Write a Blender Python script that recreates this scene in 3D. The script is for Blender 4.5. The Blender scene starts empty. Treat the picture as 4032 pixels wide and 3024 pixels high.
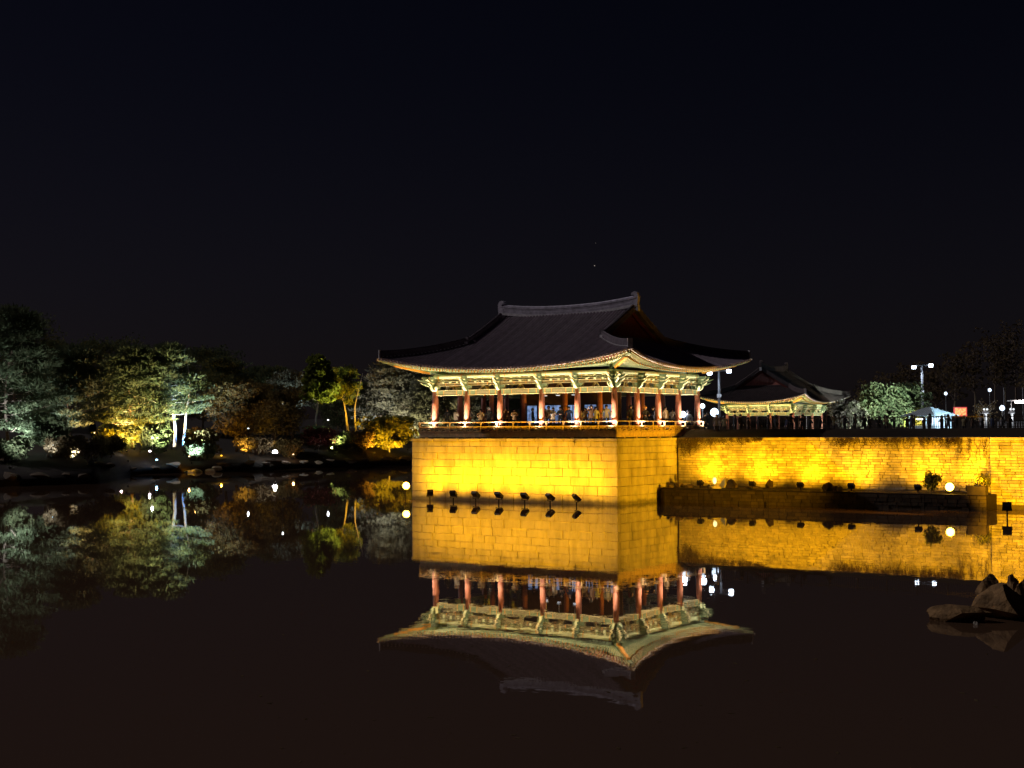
import bpy, math, random
import numpy as np
from mathutils import Vector, Matrix
R = math.radians
random.seed(7)
S = bpy.context.scene
COL = S.collection

# ---------------------------------------------------------------- camera
CAM = np.array([48.779, -83.7277, 5.3926])
FOC, PITCH, YAW, ROLL = 5347.98, 0.0338, -0.6047, -0.0049
_f = np.array([math.sin(YAW)*math.cos(PITCH), math.cos(YAW)*math.cos(PITCH), math.sin(PITCH)])
_r0 = np.array([math.cos(YAW), -math.sin(YAW), 0.]); _u0 = np.cross(_r0, _f)
_r = math.cos(ROLL)*_r0 + math.sin(ROLL)*_u0
_u = -math.sin(ROLL)*_r0 + math.cos(ROLL)*_u0
cd = bpy.data.cameras.new('camera'); cam = bpy.data.objects.new('camera', cd); COL.objects.link(cam)
cd.sensor_width = 36; cd.lens = 36*FOC/4032; cd.clip_start = 0.5; cd.clip_end = 6000
M = Matrix.Identity(4)
for i in range(3):
    M[i][0] = _r[i]; M[i][1] = _u[i]; M[i][2] = -_f[i]; M[i][3] = CAM[i]
cam.matrix_world = M
S.camera = cam

# ---------------------------------------------------------------- night sky, stand-in roof light, exposure
SUN_EL, SUN_AZ = R(34), math.atan2(-0.95, -0.28)          # azimuth from +Y towards +X
w = bpy.data.worlds.new('World'); S.world = w; w.use_nodes = True
nt = w.node_tree; nt.nodes.clear()
sky = nt.nodes.new('ShaderNodeTexSky'); sky.sky_type = 'NISHITA'; sky.sun_disc = False
sky.sun_elevation = SUN_EL; sky.sun_rotation = SUN_AZ; sky.dust_density = 1.2
bg = nt.nodes.new('ShaderNodeBackground'); bg.inputs['Strength'].default_value = 0.00105
# faint glow of the town low over the horizon
tc = nt.nodes.new('ShaderNodeTexCoord'); sx = nt.nodes.new('ShaderNodeSeparateXYZ')
mr = nt.nodes.new('ShaderNodeMapRange'); mr.inputs[1].default_value = 0.0; mr.inputs[2].default_value = 0.32
mr.inputs[3].default_value = 1.0; mr.inputs[4].default_value = 0.0; mr.interpolation_type = 'SMOOTHSTEP'
glow = nt.nodes.new('ShaderNodeBackground'); glow.inputs['Color'].default_value = (1.0, 0.70, 0.70, 1)
gm = nt.nodes.new('ShaderNodeMath'); gm.operation = 'MULTIPLY'; gm.inputs[1].default_value = 0.0023
ad = nt.nodes.new('ShaderNodeAddShader'); wo = nt.nodes.new('ShaderNodeOutputWorld')
L = nt.links
tint = nt.nodes.new('ShaderNodeVectorMath'); tint.operation = 'MULTIPLY'; tint.inputs[1].default_value = (.76, .60, .92)   # deep violet-blue of the night
L.new(sky.outputs[0], tint.inputs[0]); L.new(tint.outputs[0], bg.inputs[0]); L.new(tc.outputs['Generated'], sx.inputs[0]); L.new(sx.outputs[2], mr.inputs[0])
L.new(mr.outputs[0], gm.inputs[0]); L.new(gm.outputs[0], glow.inputs['Strength'])
L.new(bg.outputs[0], ad.inputs[0]); L.new(glow.outputs[0], ad.inputs[1]); L.new(ad.outputs[0], wo.inputs[0])
sl = bpy.data.lights.new('moon_light', 'SUN'); sl.energy = 0.74; sl.angle = R(0.5); sl.color = (1.0, 0.90, 0.95)  # distant sun lamp standing in for an unseen floodlight on the roof
so = bpy.data.objects.new('moon_light', sl); COL.objects.link(so)
sd = Vector((math.sin(SUN_AZ)*math.cos(SUN_EL), math.cos(SUN_AZ)*math.cos(SUN_EL), math.sin(SUN_EL)))
so.rotation_euler = sd.to_track_quat('Z', 'Y').to_euler(); so.location = sd*200
vs = S.view_settings; vs.view_transform = 'Standard'; vs.look = 'None'; vs.exposure = 0; vs.gamma = 1; vs.use_curve_mapping = False
S.cycles.use_denoising = True
S.cycles.max_bounces = 6; S.cycles.diffuse_bounces = 3; S.cycles.glossy_bounces = 3; S.cycles.transmission_bounces = 3
S.cycles.sample_clamp_indirect = 4.0; S.cycles.caustics_reflective = False; S.cycles.caustics_refractive = False

# ---------------------------------------------------------------- helpers
def proj(P):
    d = np.array(P, float)-CAM; z = d@_f
    return 2016+FOC*(d@_r)/z, 1512-FOC*(d@_u)/z
def ray(x, y): return _f+(x-2016)/FOC*_r-(y-1512)/FOC*_u
def atz(x, y, z): d = ray(x, y); return CAM+d*(z-CAM[2])/d[2]
def aty(x, y, Y): d = ray(x, y); return CAM+d*(Y-CAM[1])/d[1]
def atd(x, y, D): return CAM+ray(x, y)*D

class MB:
    def __init__(s): s.v = []; s.f = []; s.m = []
    def add(s, vs_, fs, m=0):
        n = len(s.v); s.v += [tuple(p) for p in vs_]
        s.f += [tuple(i+n for i in q) for q in fs]
        s.m += (m if isinstance(m, list) else [m]*len(fs))
        return s
    def box(s, c, d, m=0, ax=None, taper=1.0):
        ax = ax or (Vector((1, 0, 0)), Vector((0, 1, 0)), Vector((0, 0, 1)))
        c = Vector(c); P = []
        for k in (-1, 1):
            t = taper if k > 0 else 1
            for i, j in ((-1, -1), (1, -1), (1, 1), (-1, 1)):
                P.append(c+ax[0]*(i*d[0]/2*t)+ax[1]*(j*d[1]/2*t)+ax[2]*(k*d[2]/2))
        return s.add(P, [(3, 2, 1, 0), (4, 5, 6, 7), (0, 1, 5, 4), (1, 2, 6, 5), (2, 3, 7, 6), (3, 0, 4, 7)], m)
    def bar(s, a, b, wd, h, m=0, up=(0, 0, 1)):
        a = Vector(a); b = Vector(b); d = b-a; l = d.length; d.normalize()
        sd_ = d.cross(Vector(up)).normalized(); u_ = sd_.cross(d)
        return s.box((a+b)/2, (l, wd, h), m, (d, sd_, u_))
    def tube(s, pts, rad, n=6, m=0, cap=True):
        pts = [Vector(p) for p in pts]; N = len(pts); vs_ = []; fs = []
        if not hasattr(rad, '__len__'): rad = [rad]*N
        ref = Vector((0.3, 0.2, 1)) if abs((pts[-1]-pts[0]).normalized().z) < 0.9 else Vector((1, 0.1, 0))
        for i, p in enumerate(pts):
            t = (pts[min(i+1, N-1)]-pts[max(i-1, 0)]).normalized()
            a = t.cross(ref).normalized(); b = t.cross(a)
            for k in range(n):
                th = 2*math.pi*k/n; vs_.append(p+a*(rad[i]*math.cos(th))+b*(rad[i]*math.sin(th)))
        for i in range(N-1):
            for k in range(n):
                k2 = (k+1) % n; fs.append((i*n+k, i*n+k2, (i+1)*n+k2, (i+1)*n+k))
        if cap: fs.append(tuple(range(n-1, -1, -1))); fs.append(tuple((N-1)*n+k for k in range(n)))
        return s.add(vs_, fs, m)
    def outline(s, pts, o, ex, ez, en, th, mc=0, me=0):
        """2-D outline (a,b) -> o+a*ex+b*ez, extruded by th along en; caps get mc, edges me"""
        o = Vector(o); ex = Vector(ex); ez = Vector(ez); en = Vector(en); n = len(pts)
        P = [o+ex*a+ez*b-en*(th/2) for a, b in pts]+[o+ex*a+ez*b+en*(th/2) for a, b in pts]
        fs = [tuple(range(n-1, -1, -1)), tuple(range(n, 2*n))]; ms = [mc, mc]
        for i in range(n):
            j = (i+1) % n; fs.append((i, j, n+j, n+i)); ms.append(me)
        return s.add(P, fs, ms)
    def lathe(s, prof, n=12, c=(0, 0, 0), m=0):
        vs_ = []; fs = []; N = len(prof)
        for r_, z_ in prof:
            for k in range(n):
                th = 2*math.pi*k/n; vs_.append((c[0]+r_*math.cos(th), c[1]+r_*math.sin(th), c[2]+z_))
        for i in range(N-1):
            for k in range(n):
                k2 = (k+1) % n; fs.append((i*n+k, i*n+k2, (i+1)*n+k2, (i+1)*n+k))
        fs.append(tuple(range(n-1, -1, -1))); fs.append(tuple((N-1)*n+k for k in range(n)))
        return s.add(vs_, fs, m)
    def mesh(s, name, mats, smooth=False):
        me = bpy.data.meshes.new(name); me.from_pydata(s.v, [], s.f)
        mats = mats if isinstance(mats, (list, tuple)) else [mats]
        for m_ in mats: me.materials.append(m_)
        if len(mats) > 1: me.polygons.foreach_set('material_index', s.m)
        if smooth: me.polygons.foreach_set('use_smooth', [True]*len(s.f))
        me.update(); return me
    def build(s, name, mats, parent=None, smooth=False, loc=None, kind=None):
        o = link(name, s.mesh(name, mats, smooth), parent)
        if loc is not None: o.location = loc
        if kind: o['kind'] = kind
        return o

def link(name, data, parent=None):
    o = bpy.data.objects.new(name, data); COL.objects.link(o)
    if parent: o.parent = parent
    return o
def tag(o, label, cat, group=None):
    o['label'] = label; o['category'] = cat
    if group: o['group'] = group
    return o
def thing(name, label, cat, loc=(0, 0, 0), group=None, rotz=0, scale=1):
    o = link(name, None); o.location = loc; o.rotation_euler[2] = rotz; o.scale = (scale,)*3
    o.empty_display_size = 0.3
    return tag(o, label, cat, group)
def struct(o): o['kind'] = 'structure'; return o

def mat(name, col, rough=0.7, var=0.25, scale=3.0, bump=0.0, bscale=20.0, emit=None, es=0.0, spec=0.3, rnd=0.0, metal=0.0):
    m = bpy.data.materials.new(name); m.use_nodes = True; t = m.node_tree; b = t.nodes['Principled BSDF']
    b.inputs['Roughness'].default_value = rough; b.inputs['Specular IOR Level'].default_value = spec
    b.inputs['Metallic'].default_value = metal
    geo = t.nodes.new('ShaderNodeNewGeometry'); last = None
    rgb = t.nodes.new('ShaderNodeRGB'); rgb.outputs[0].default_value = (*col, 1); last = rgb.outputs[0]
    if var > 0:
        nz = t.nodes.new('ShaderNodeTexNoise'); nz.inputs['Scale'].default_value = scale; nz.inputs['Detail'].default_value = 5
        t.links.new(geo.outputs['Position'], nz.inputs['Vector'])
        mp = t.nodes.new('ShaderNodeMapRange'); mp.inputs[1].default_value = .25; mp.inputs[2].default_value = .75
        mp.inputs[3].default_value = 1-var; mp.inputs[4].default_value = 1+var
        t.links.new(nz.outputs[0], mp.inputs[0])
        mx = t.nodes.new('ShaderNodeVectorMath'); mx.operation = 'SCALE'
        t.links.new(last, mx.inputs[0]); t.links.new(mp.outputs[0], mx.inputs['Scale']); last = mx.outputs[0]
    if rnd > 0:
        oi = t.nodes.new('ShaderNodeObjectInfo'); a_ = t.nodes.new('ShaderNodeMath'); a_.operation = 'ADD'
        t.links.new(oi.outputs['Random'], a_.inputs[0]); t.links.new(geo.outputs['Random Per Island'], a_.inputs[1])
        fr = t.nodes.new('ShaderNodeMath'); fr.operation = 'FRACT'; t.links.new(a_.outputs[0], fr.inputs[0])
        mp = t.nodes.new('ShaderNodeMapRange'); mp.inputs[3].default_value = 1-rnd; mp.inputs[4].default_value = 1+rnd*.6
        t.links.new(fr.outputs[0], mp.inputs[0]); mx = t.nodes.new('ShaderNodeVectorMath'); mx.operation = 'SCALE'
        t.links.new(last, mx.inputs[0]); t.links.new(mp.outputs[0], mx.inputs['Scale']); last = mx.outputs[0]
    t.links.new(last, b.inputs['Base Color'])
    if bump > 0:
        nz = t.nodes.new('ShaderNodeTexNoise'); nz.inputs['Scale'].default_value = bscale; nz.inputs['Detail'].default_value = 6
        t.links.new(geo.outputs['Position'], nz.inputs['Vector'])
        bp = t.nodes.new('ShaderNodeBump'); bp.inputs['Strength'].default_value = bump; bp.inputs['Distance'].default_value = .05
        t.links.new(nz.outputs[0], bp.inputs['Height']); t.links.new(bp.outputs[0], b.inputs['Normal'])
    if emit:
        b.inputs['Emission Color'].default_value = (*emit, 1); b.inputs['Emission Strength'].default_value = es
    return m

STONE = mat('cut_granite', (.46, .42, .34), .85, .14, 1.3, .35, 9, rnd=.12)
def stain(m):
    """damp algae band just above the waterline, ragged upper edge"""
    t = m.node_tree; b = t.nodes['Principled BSDF']; src = b.inputs['Base Color'].links[0].from_socket
    g = t.nodes.new('ShaderNodeNewGeometry'); sp = t.nodes.new('ShaderNodeSeparateXYZ'); t.links.new(g.outputs['Position'], sp.inputs[0])
    nz = t.nodes.new('ShaderNodeTexNoise'); nz.inputs['Scale'].default_value = 1.6; nz.inputs['Detail'].default_value = 6; t.links.new(g.outputs['Position'], nz.inputs['Vector'])
    ma = t.nodes.new('ShaderNodeMath'); ma.operation = 'MULTIPLY_ADD'; ma.inputs[1].default_value = -.55; t.links.new(nz.outputs[0], ma.inputs[0]); t.links.new(sp.outputs[2], ma.inputs[2])
    mr_ = t.nodes.new('ShaderNodeMapRange'); mr_.inputs[1].default_value = -.12; mr_.inputs[2].default_value = .10; mr_.inputs[3].default_value = .42; mr_.inputs[4].default_value = 1; t.links.new(ma.outputs[0], mr_.inputs[0])
    # rust-brown streaks and lichen patches
    n2_ = t.nodes.new('ShaderNodeTexNoise'); n2_.inputs['Scale'].default_value = .8; n2_.inputs['Detail'].default_value = 8; n2_.inputs['Roughness'].default_value = .7
    mpv = t.nodes.new('ShaderNodeMapping'); mpv.inputs['Scale'].default_value = (1.6, 1.6, .35); t.links.new(g.outputs['Position'], mpv.inputs[0]); t.links.new(mpv.outputs[0], n2_.inputs['Vector'])
    m2_ = t.nodes.new('ShaderNodeMapRange'); m2_.inputs[1].default_value = .30; m2_.inputs[2].default_value = .55; m2_.inputs[3].default_value = .62; m2_.inputs[4].default_value = 1; t.links.new(n2_.outputs[0], m2_.inputs[0])
    pr = t.nodes.new('ShaderNodeMath'); pr.operation = 'MULTIPLY'; t.links.new(mr_.outputs[0], pr.inputs[0]); t.links.new(m2_.outputs[0], pr.inputs[1])
    mx = t.nodes.new('ShaderNodeVectorMath'); mx.operation = 'SCALE'; t.links.new(src, mx.inputs[0]); t.links.new(pr.outputs[0], mx.inputs['Scale']); t.links.new(mx.outputs[0], b.inputs['Base Color'])
stain(STONE)
STONE2 = mat('rough_granite', (.45, .40, .31), .9, .34, 1.6, .6, 12, rnd=.34)
stain(STONE2)
MORTAR = mat('dark_joint', (.07, .055, .04), .95, .3)
DARKSTONE = mat('damp_stone', (.065, .05, .032), .8, .4, 2, .6, 7, rnd=.35)
ROCK = mat('pond_rock', (.13, .095, .055), .85, .4, 2.5, .8, 6)
ROCKPALE = mat('pale_rock', (.55, .50, .40), .85, .3, 2.5, .7, 6)
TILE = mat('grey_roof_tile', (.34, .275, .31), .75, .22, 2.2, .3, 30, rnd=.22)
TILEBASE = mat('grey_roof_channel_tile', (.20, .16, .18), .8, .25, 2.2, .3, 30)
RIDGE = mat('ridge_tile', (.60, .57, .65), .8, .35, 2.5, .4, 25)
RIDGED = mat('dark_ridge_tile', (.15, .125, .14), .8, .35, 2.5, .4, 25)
TILEFAR = mat('old_dark_roof_tile', (.10, .075, .075), .8, .3, 2.2, .3, 30)  # far roof's lack of floodlight put into a darker tile colour
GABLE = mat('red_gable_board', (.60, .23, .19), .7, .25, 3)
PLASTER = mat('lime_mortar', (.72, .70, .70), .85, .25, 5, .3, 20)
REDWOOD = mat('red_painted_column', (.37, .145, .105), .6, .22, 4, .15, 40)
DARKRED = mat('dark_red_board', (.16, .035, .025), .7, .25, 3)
BGREEN = mat('dark_green_bracket', (.14, .205, .13), .6, .2, 6)
GREEN = mat('green_painted_timber', (.20, .27, .165), .6, .22, 6)
MINT = mat('mint_painted_timber', (.53, .59, .38), .6, .18, 6)
CREAM = mat('cream_painted_edge', (.80, .74, .48), .6, .15, 8)
OLIVE = mat('olive_painted_panel', (.27, .25, .155), .65, .25, 8)
ORANGE = mat('orange_painted_line', (.82, .38, .06), .6, .15, 8)
GREYBOARD = mat('grey_eave_board', (.62, .56, .60), .7, .2, 5)
TIMBER = mat('brown_railing_timber', (.54, .40, .23), .65, .25, 5, .2, 30)
DARKWOOD = mat('dark_deck_timber', (.10, .06, .04), .7, .3, 4, .2, 30)
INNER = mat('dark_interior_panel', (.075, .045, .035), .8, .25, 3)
BLACK = mat('black_lamp_housing', (.018, .016, .014), .5, .2, 6)
METAL = mat('grey_metal', (.42, .43, .46), .45, .15, 6, metal=.6)
IRON = mat('dark_iron', (.045, .035, .028), .6, .25, 5)
WHITEP = mat('white_paint', (.75, .76, .78), .6, .15, 5)
GROUND = mat('earth_and_dry_grass', (.020, .013, .007), .95, .4, .35, .6, 3)
BARK = mat('pine_bark', (.24, .18, .13), .9, .35, 4, .7, 12)
BARKPALE = mat('pale_bark', (.46, .43, .38), .85, .25, 4, .5, 12)

# water: still pond, mirror reflections with faint ripples
WATER = bpy.data.materials.new('pond_water'); WATER.use_nodes = True
t = WATER.node_tree; b = t.nodes['Principled BSDF']
b.inputs['Base Color'].default_value = (.105, .060, .034, 1); b.inputs['Roughness'].default_value = .012; b.inputs['IOR'].default_value = 1.333
g = t.nodes.new('ShaderNodeNewGeometry'); n1 = t.nodes.new('ShaderNodeTexNoise'); n1.inputs['Scale'].default_value = 1.1; n1.inputs['Detail'].default_value = 3
n2 = t.nodes.new('ShaderNodeTexNoise'); n2.inputs['Scale'].default_value = .06; n2.inputs['Detail'].default_value = 2
t.links.new(g.outputs['Position'], n1.inputs['Vector']); t.links.new(g.outputs['Position'], n2.inputs['Vector'])
mp = t.nodes.new('ShaderNodeMapRange'); mp.inputs[1].default_value = .42; mp.inputs[2].default_value = .68; mp.inputs[3].default_value = .25; mp.inputs[4].default_value = 1
t.links.new(n2.outputs[0], mp.inputs[0])
mu = t.nodes.new('ShaderNodeMath'); mu.operation = 'MULTIPLY'; t.links.new(n1.outputs[0], mu.inputs[0]); t.links.new(mp.outputs[0], mu.inputs[1])
bp = t.nodes.new('ShaderNodeBump'); bp.inputs['Strength'].default_value = 1.0; bp.inputs['Distance'].default_value = .0026
t.links.new(mu.outputs[0], bp.inputs['Height']); t.links.new(bp.outputs[0], b.inputs['Normal'])

def leafmat(name, col, col2, trans=.35):
    m = bpy.data.materials.new(name); m.use_nodes = True; t = m.node_tree; t.nodes.clear()
    g = t.nodes.new('ShaderNodeNewGeometry'); nz = t.nodes.new('ShaderNodeTexNoise'); nz.inputs['Scale'].default_value = .9; nz.inputs['Detail'].default_value = 4
    t.links.new(g.outputs['Position'], nz.inputs['Vector'])
    ad_ = t.nodes.new('ShaderNodeMath'); ad_.operation = 'MULTIPLY_ADD'; ad_.inputs[1].default_value = .5; ad_.use_clamp = True
    t.links.new(g.outputs['Random Per Island'], ad_.inputs[0]); 
    mr_ = t.nodes.new('ShaderNodeMapRange'); mr_.inputs[1].default_value = .35; mr_.inputs[2].default_value = .65; mr_.inputs[3].default_value = -.1; mr_.inputs[4].default_value = .6
    t.links.new(nz.outputs[0], mr_.inputs[0]); t.links.new(mr_.outputs[0], ad_.inputs[2])
    mx = t.nodes.new('ShaderNodeMix'); mx.data_type = 'RGBA'; mx.inputs[6].default_value = (*col, 1); mx.inputs[7].default_value = (*col2, 1)
    t.links.new(ad_.outputs[0], mx.inputs[0])
    d = t.nodes.new('ShaderNodeBsdfDiffuse'); tr = t.nodes.new('ShaderNodeBsdfTranslucent'); ms = t.nodes.new('ShaderNodeMixShader'); ms.inputs[0].default_value = trans
    o = t.nodes.new('ShaderNodeOutputMaterial')
    t.links.new(mx.outputs[2], d.inputs[0]); t.links.new(mx.outputs[2], tr.inputs[0]); t.links.new(d.outputs[0], ms.inputs[1]); t.links.new(tr.outputs[0], ms.inputs[2]); t.links.new(ms.outputs[0], o.inputs[0])
    return m
PINE = leafmat('pine_needles', (.055, .078, .04), (.13, .15, .08))
PINEGREY = leafmat('grey_pine_needles', (.09, .09, .065), (.17, .165, .12))
GINKGO = leafmat('yellow_green_leaves', (.10, .13, .025), (.26, .28, .05))
RUSSET = leafmat('russet_leaves', (.085, .062, .024), (.185, .14, .055))
MAPLE = leafmat('red_maple_leaves', (.085, .02, .018), (.20, .075, .06))
SHRUB = leafmat('shrub_leaves', (.12, .13, .03), (.25, .24, .06))
DRY = leafmat('dry_leaves', (.10, .07, .035), (.20, .15, .08))
VINE = leafmat('dry_vine', (.055, .035, .015), (.13, .10, .03))

GOLD = (1.0, .465, .006)
def glowmat(name, col, s_): return mat(name, (.08, .08, .08), .5, 0, emit=col, es=s_)
E_WARM = glowmat('lit_lens_warm', (1, .58, .06), 22)
E_GOLDSOFT = glowmat('lit_lens_gold', (1, .5, .03), 4)
E_WHITE = glowmat('lit_lens_white', (.95, .97, 1), 2.4)
E_PINK = glowmat('lit_lens_pinkish', (1, .8, .95), 14)
E_BLUE = glowmat('lit_lens_blue', (.35, .7, 1), 6)
E_COOL = glowmat('lit_lamp_cool', (.7, .82, 1), 20)
E_AMBER = glowmat('lit_lens_amber', (1, .72, .4), 3)

def lamp_light(kind, loc, power, col, parent, target=None, cone=110, blend=.7, rad=.12):
    d = bpy.data.lights.new('light', kind); d.energy = power; d.color = col; d.shadow_soft_size = rad
    if kind == 'SPOT': d.spot_size = R(cone); d.spot_blend = blend
    o = link('light', d, parent); o.location = loc
    if target is not None:
        v = Vector(loc)-Vector(target); o.rotation_euler = v.to_track_quat('Z', 'Y').to_euler()
    return o

# ================================================================ SETTING
# water
mb = MB(); mb.add([(-160, -130, 0), (140, -130, 0), (140, 140, 0), (-160, 140, 0)], [(0, 1, 2, 3)])
struct(mb.build('pond_water', WATER))

# ground: one sheet from the pond's edge out to the horizon
loop = [(-58, -95, 'b'), (-64, -50, 'b')]+[(*(CAM+ray(sx_, 1700)*D)[:2], 'b') for sx_, D in ((-420, 118), (-200, 128), (0, 136), (200, 139), (360, 142), (430, 158), (520, 172), (700, 177), (900, 184), (1100, 191), (1300, 202), (1500, 210), (1640, 216))]+[
        (-60, 95, 'b'), (-19.5, 16, 'p'), (-10, 9, 'p'), (0, 9.6, 'p'), (24, 9.6, 'p'), (60, 9.6, 'p'), (85, -20, 'n'), (88, -60, 'n'), (75, -84, 'n'), (52, -89, 'n'), (20, -94, 'n'), (-20, -100, 'n')]
pts = []
for i, (x, y, k) in enumerate(loop):
    x2, y2, k2 = loop[(i+1) % len(loop)]
    n = max(1, int(math.hypot(x2-x, y2-y)/3.0))
    for j in range(n):
        tt = j/n; jit = 0.5 if k == 'b' else 0
        pts.append((x+(x2-x)*tt+random.uniform(-jit, jit), y+(y2-y)*tt+random.uniform(-jit, jit), k))
offs = [0, 0, .5, 1.6, 4, 9, 18, 40, 90, 220, 600, 2500]
hts = {'b': [-1, .35, .7, 1.0, 1.5, 2.2, 3.0, 4.2, 6, 9, 10, 10], 'p': [-1, 3.2, 3.4, 3.6, 3.8, 4, 4.1, 4.2, 5, 7, 10, 10], 'n': [-1, 1.5, 2.2, 2.8, 3.2, 3.6, 3.8, 4.2, 6, 9, 10, 10]}
V = []; F = []; c0 = Vector((-5, -40)); N = len(pts)
for k, of in enumerate(offs):
    for (x, y, kk) in pts:
        d = (Vector((x, y))-c0).normalized()
        jit = 0 if (k < 2 or kk != 'b') else random.uniform(-.18, .22)*min(1, of/3+.5)
        V.append((x+d.x*of, y+d.y*of, hts[kk][k]+jit))
for k in range(len(offs)-1):
    for i in range(N):
        j = (i+1) % N; F.append((k*N+i, (k+1)*N+i, (k+1)*N+j, k*N+j))
struct(MB().add(V, F).build('ground', GROUND, smooth=True))
# terrace behind the retaining wall, with a low earth berm
prof = [(9.02, 4.72), (9.9, 4.80), (10.8, 5.2), (11.4, 5.36), (12.4, 5.36), (14, 4.95), (40, 4.75), (80, 4.7), (110, 5.2), (140, 7.5), (190, 11), (260, 14)]
V = []; F = []; xs = [-17.9, -6, 0.02, 6, 12, 18, 24, 30, 45, 70, 120, 200]
for (y, z) in prof:
    for x in xs: V.append((x, max(y, 14.6) if x < 0 else y, (4.60 if x < 0 and y < 16 else z)+(random.uniform(-.03, .03) if 10 < y < 12 else 0)))
for i in range(len(prof)-1):
    for j in range(len(xs)-1):
        F.append((i*len(xs)+j, i*len(xs)+j+1, (i+1)*len(xs)+j+1, (i+1)*len(xs)+j))
struct(MB().add(V, F).build('terrace_ground', GROUND))

# ================================================================ STONE PLATFORM
def stone_mesh(name, m):
    """unit stone, front face at y=-0.5 (outwards), chamfered rim"""
    mb = MB(); a = .5; c = .5-.035
    P = [(-a, .5, -a), (a, .5, -a), (a, .5, a), (-a, .5, a), (-a, -.40, -a), (a, -.40, -a), (a, -.40, a), (-a, -.40, a)]
    P += [(x*c/a+random.uniform(-.006, .006), -.5+random.uniform(-.03, .03), z*c/a+random.uniform(-.02, .02)) for x, z in ((-a, -a), (a, -a), (a, a), (-a, a))]
    mb.add(P, [(0, 1, 5, 4), (1, 2, 6, 5), (2, 3, 7, 6), (3, 0, 4, 7), (4, 5, 9, 8), (5, 6, 10, 9), (6, 7, 11, 10), (7, 4, 8, 11), (8, 9, 10, 11), (3, 2, 1, 0)])
    return mb.mesh(name, m)
SM = [stone_mesh('stone', STONE) for _ in range(6)]
SM2 = [stone_mesh('stone', STONE2) for _ in range(6)]
H = 4.75; LX = 18.72; LY = 8.88
plat = thing('stone_platform', 'tall platform of large golden lit cut stone blocks under the main pavilion', 'platform', (0, 0, 0))
MB().box((-LX/2, 7.3, 2.02), (LX-.34, 14.2, 5.2), 0).build('core', MORTAR, plat)
def place_stone(meshes, x0, x1, z0, z1, face, proud, parent, gap=.010, depth=.3, name='stone', org=(0, 0)):
    o = link(name, random.choice(meshes), parent)
    cx, cz = (x0+x1)/2, (z0+z1)/2
    if face == 'front': o.location = (cx, org[1]+depth/2-proud, cz)
    else: o.location = (org[0]-depth/2+proud, cx, cz); o.rotation_euler[2] = math.pi/2
    if random.random() < .12: gap_x = gap+random.uniform(.02, .05)
    else: gap_x = gap
    o.scale = (x1-x0-gap_x, depth, z1-z0-gap-(random.uniform(.005, .02) if random.random() < .2 else 0))
    return o
ch = [.64, .68, .65, .62, .56, .50, .50, .40]
z = 0.0
for ci, h in enumerate(ch):
    z0 = z if ci else -.5
    # left (long) face and right (short) face; corner stones alternate
    x = -LX; 
    while x < -.02:
        l = random.uniform(1.0, 2.3) if ci > 3 else random.uniform(.9, 1.9)
        x1 = x+l
        if x1 > -.8: x1 = 0.0
        place_stone(SM, x, x1, z0, z+h, 'front', random.uniform(-.008, .012), plat); x = x1
    y = .31
    while y < LY+.5:
        l = random.uniform(.8, 2.0); y1 = y+l
        if y1 > LY-.3: y1 = LY+.6
        place_stone(SM, y, y1, z0, z+h, 'side', random.uniform(-.010, .014), plat); y = y1
    z += h
x = -LX-.06
while x < 0.05:
    x1 = min(x+random.uniform(1.8, 2.8), .06)
    if .06-x1 < .9: x1 = .06
    place_stone(SM, x, x1, z+.002, H, 'front', .05, plat, depth=.5, name='coping_stone'); x = x1
    if x >= .059: break
y = .462
while y < LY:
    y1 = y+random.uniform(1.6, 2.6)
    if y1 > LY-.8: y1 = LY+.4
    place_stone(SM, y, y1, z+.002, H, 'side', .05, plat, depth=.5, name='coping_stone'); y = y1
MB().box((-LX-.0+.13, 7.6, 2.1), (.26, 13.8, 5.2)).build('side_wall', STONE, plat)
# a stub of drain stone and a twig plant growing out of a joint
def rock(mb, c, d, seed, m=0, sub=2, rough=.18):
    rnd = random.Random(seed); import bmesh as bmm
    bm = bmm.new(); bmm.ops.create_icosphere(bm, subdivisions=sub, radius=1)
    cuts = [(Vector((rnd.uniform(-1, 1), rnd.uniform(-1, 1), rnd.uniform(-.6, 1))).normalized(), rnd.uniform(.38, .78)) for _ in range(11)]
    vs_ = []
    for v in bm.verts:
        p = v.co.copy()
        for nn, dd in cuts:
            k = p.dot(nn)
            if k > dd: p -= nn*(k-dd)
        p *= 1+rnd.uniform(-rough, rough)*.25
        vs_.append((c[0]+p.x*d[0]/1.25, c[1]+p.y*d[1]/1.25, c[2]+p.z*d[2]/1.25))
    bm.verts.index_update()
    fs = [tuple(v.index for v in f.verts) for f in bm.faces]; bm.free()
    return mb.add(vs_, fs, m)

# ================================================================ RETAINING WALL (right)
wall = thing('retaining_wall', 'long golden lit wall of small coursed stones right of the platform', 'wall', (0, 0, 0))
WX1 = 23.6; WXE = 31.0
cells = []
z = .3; hgts = []
while z < 4.50:
    h = random.uniform(.17, .235)
    if z+h > 4.42: h = 4.53-z
    hgts.append((z, h)); z += h
for z, h in hgts:
    x = .16-random.uniform(0, .3)
    while x < WX1:
        l = random.uniform(.32, .85); x1 = min(x+l, WX1)
        if WX1-x1 < .2: x1 = WX1
        cells.append((max(x, .16), x1, z, z+h, LY)); x = x1
    x = WX1
    while x < WXE:
        l = random.uniform(.35, .95); x1 = min(x+l, WXE); cells.append((x, x1, z, z+h, LY-.55)); x = x1
def score(c): 
    px = proj(((c[0]+c[1])/2, LY, (c[2]+c[3])/2))
    if px[0] > 4060 or c[2] < .9: return -1
    d = math.hypot((c[0]+c[1])/2-CAM[0], LY-CAM[1]); return (c[1]-c[0])*(c[3]-c[2])/d**2
cells.sort(key=score, reverse=True)
jm = MB(); gap = .016
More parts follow.
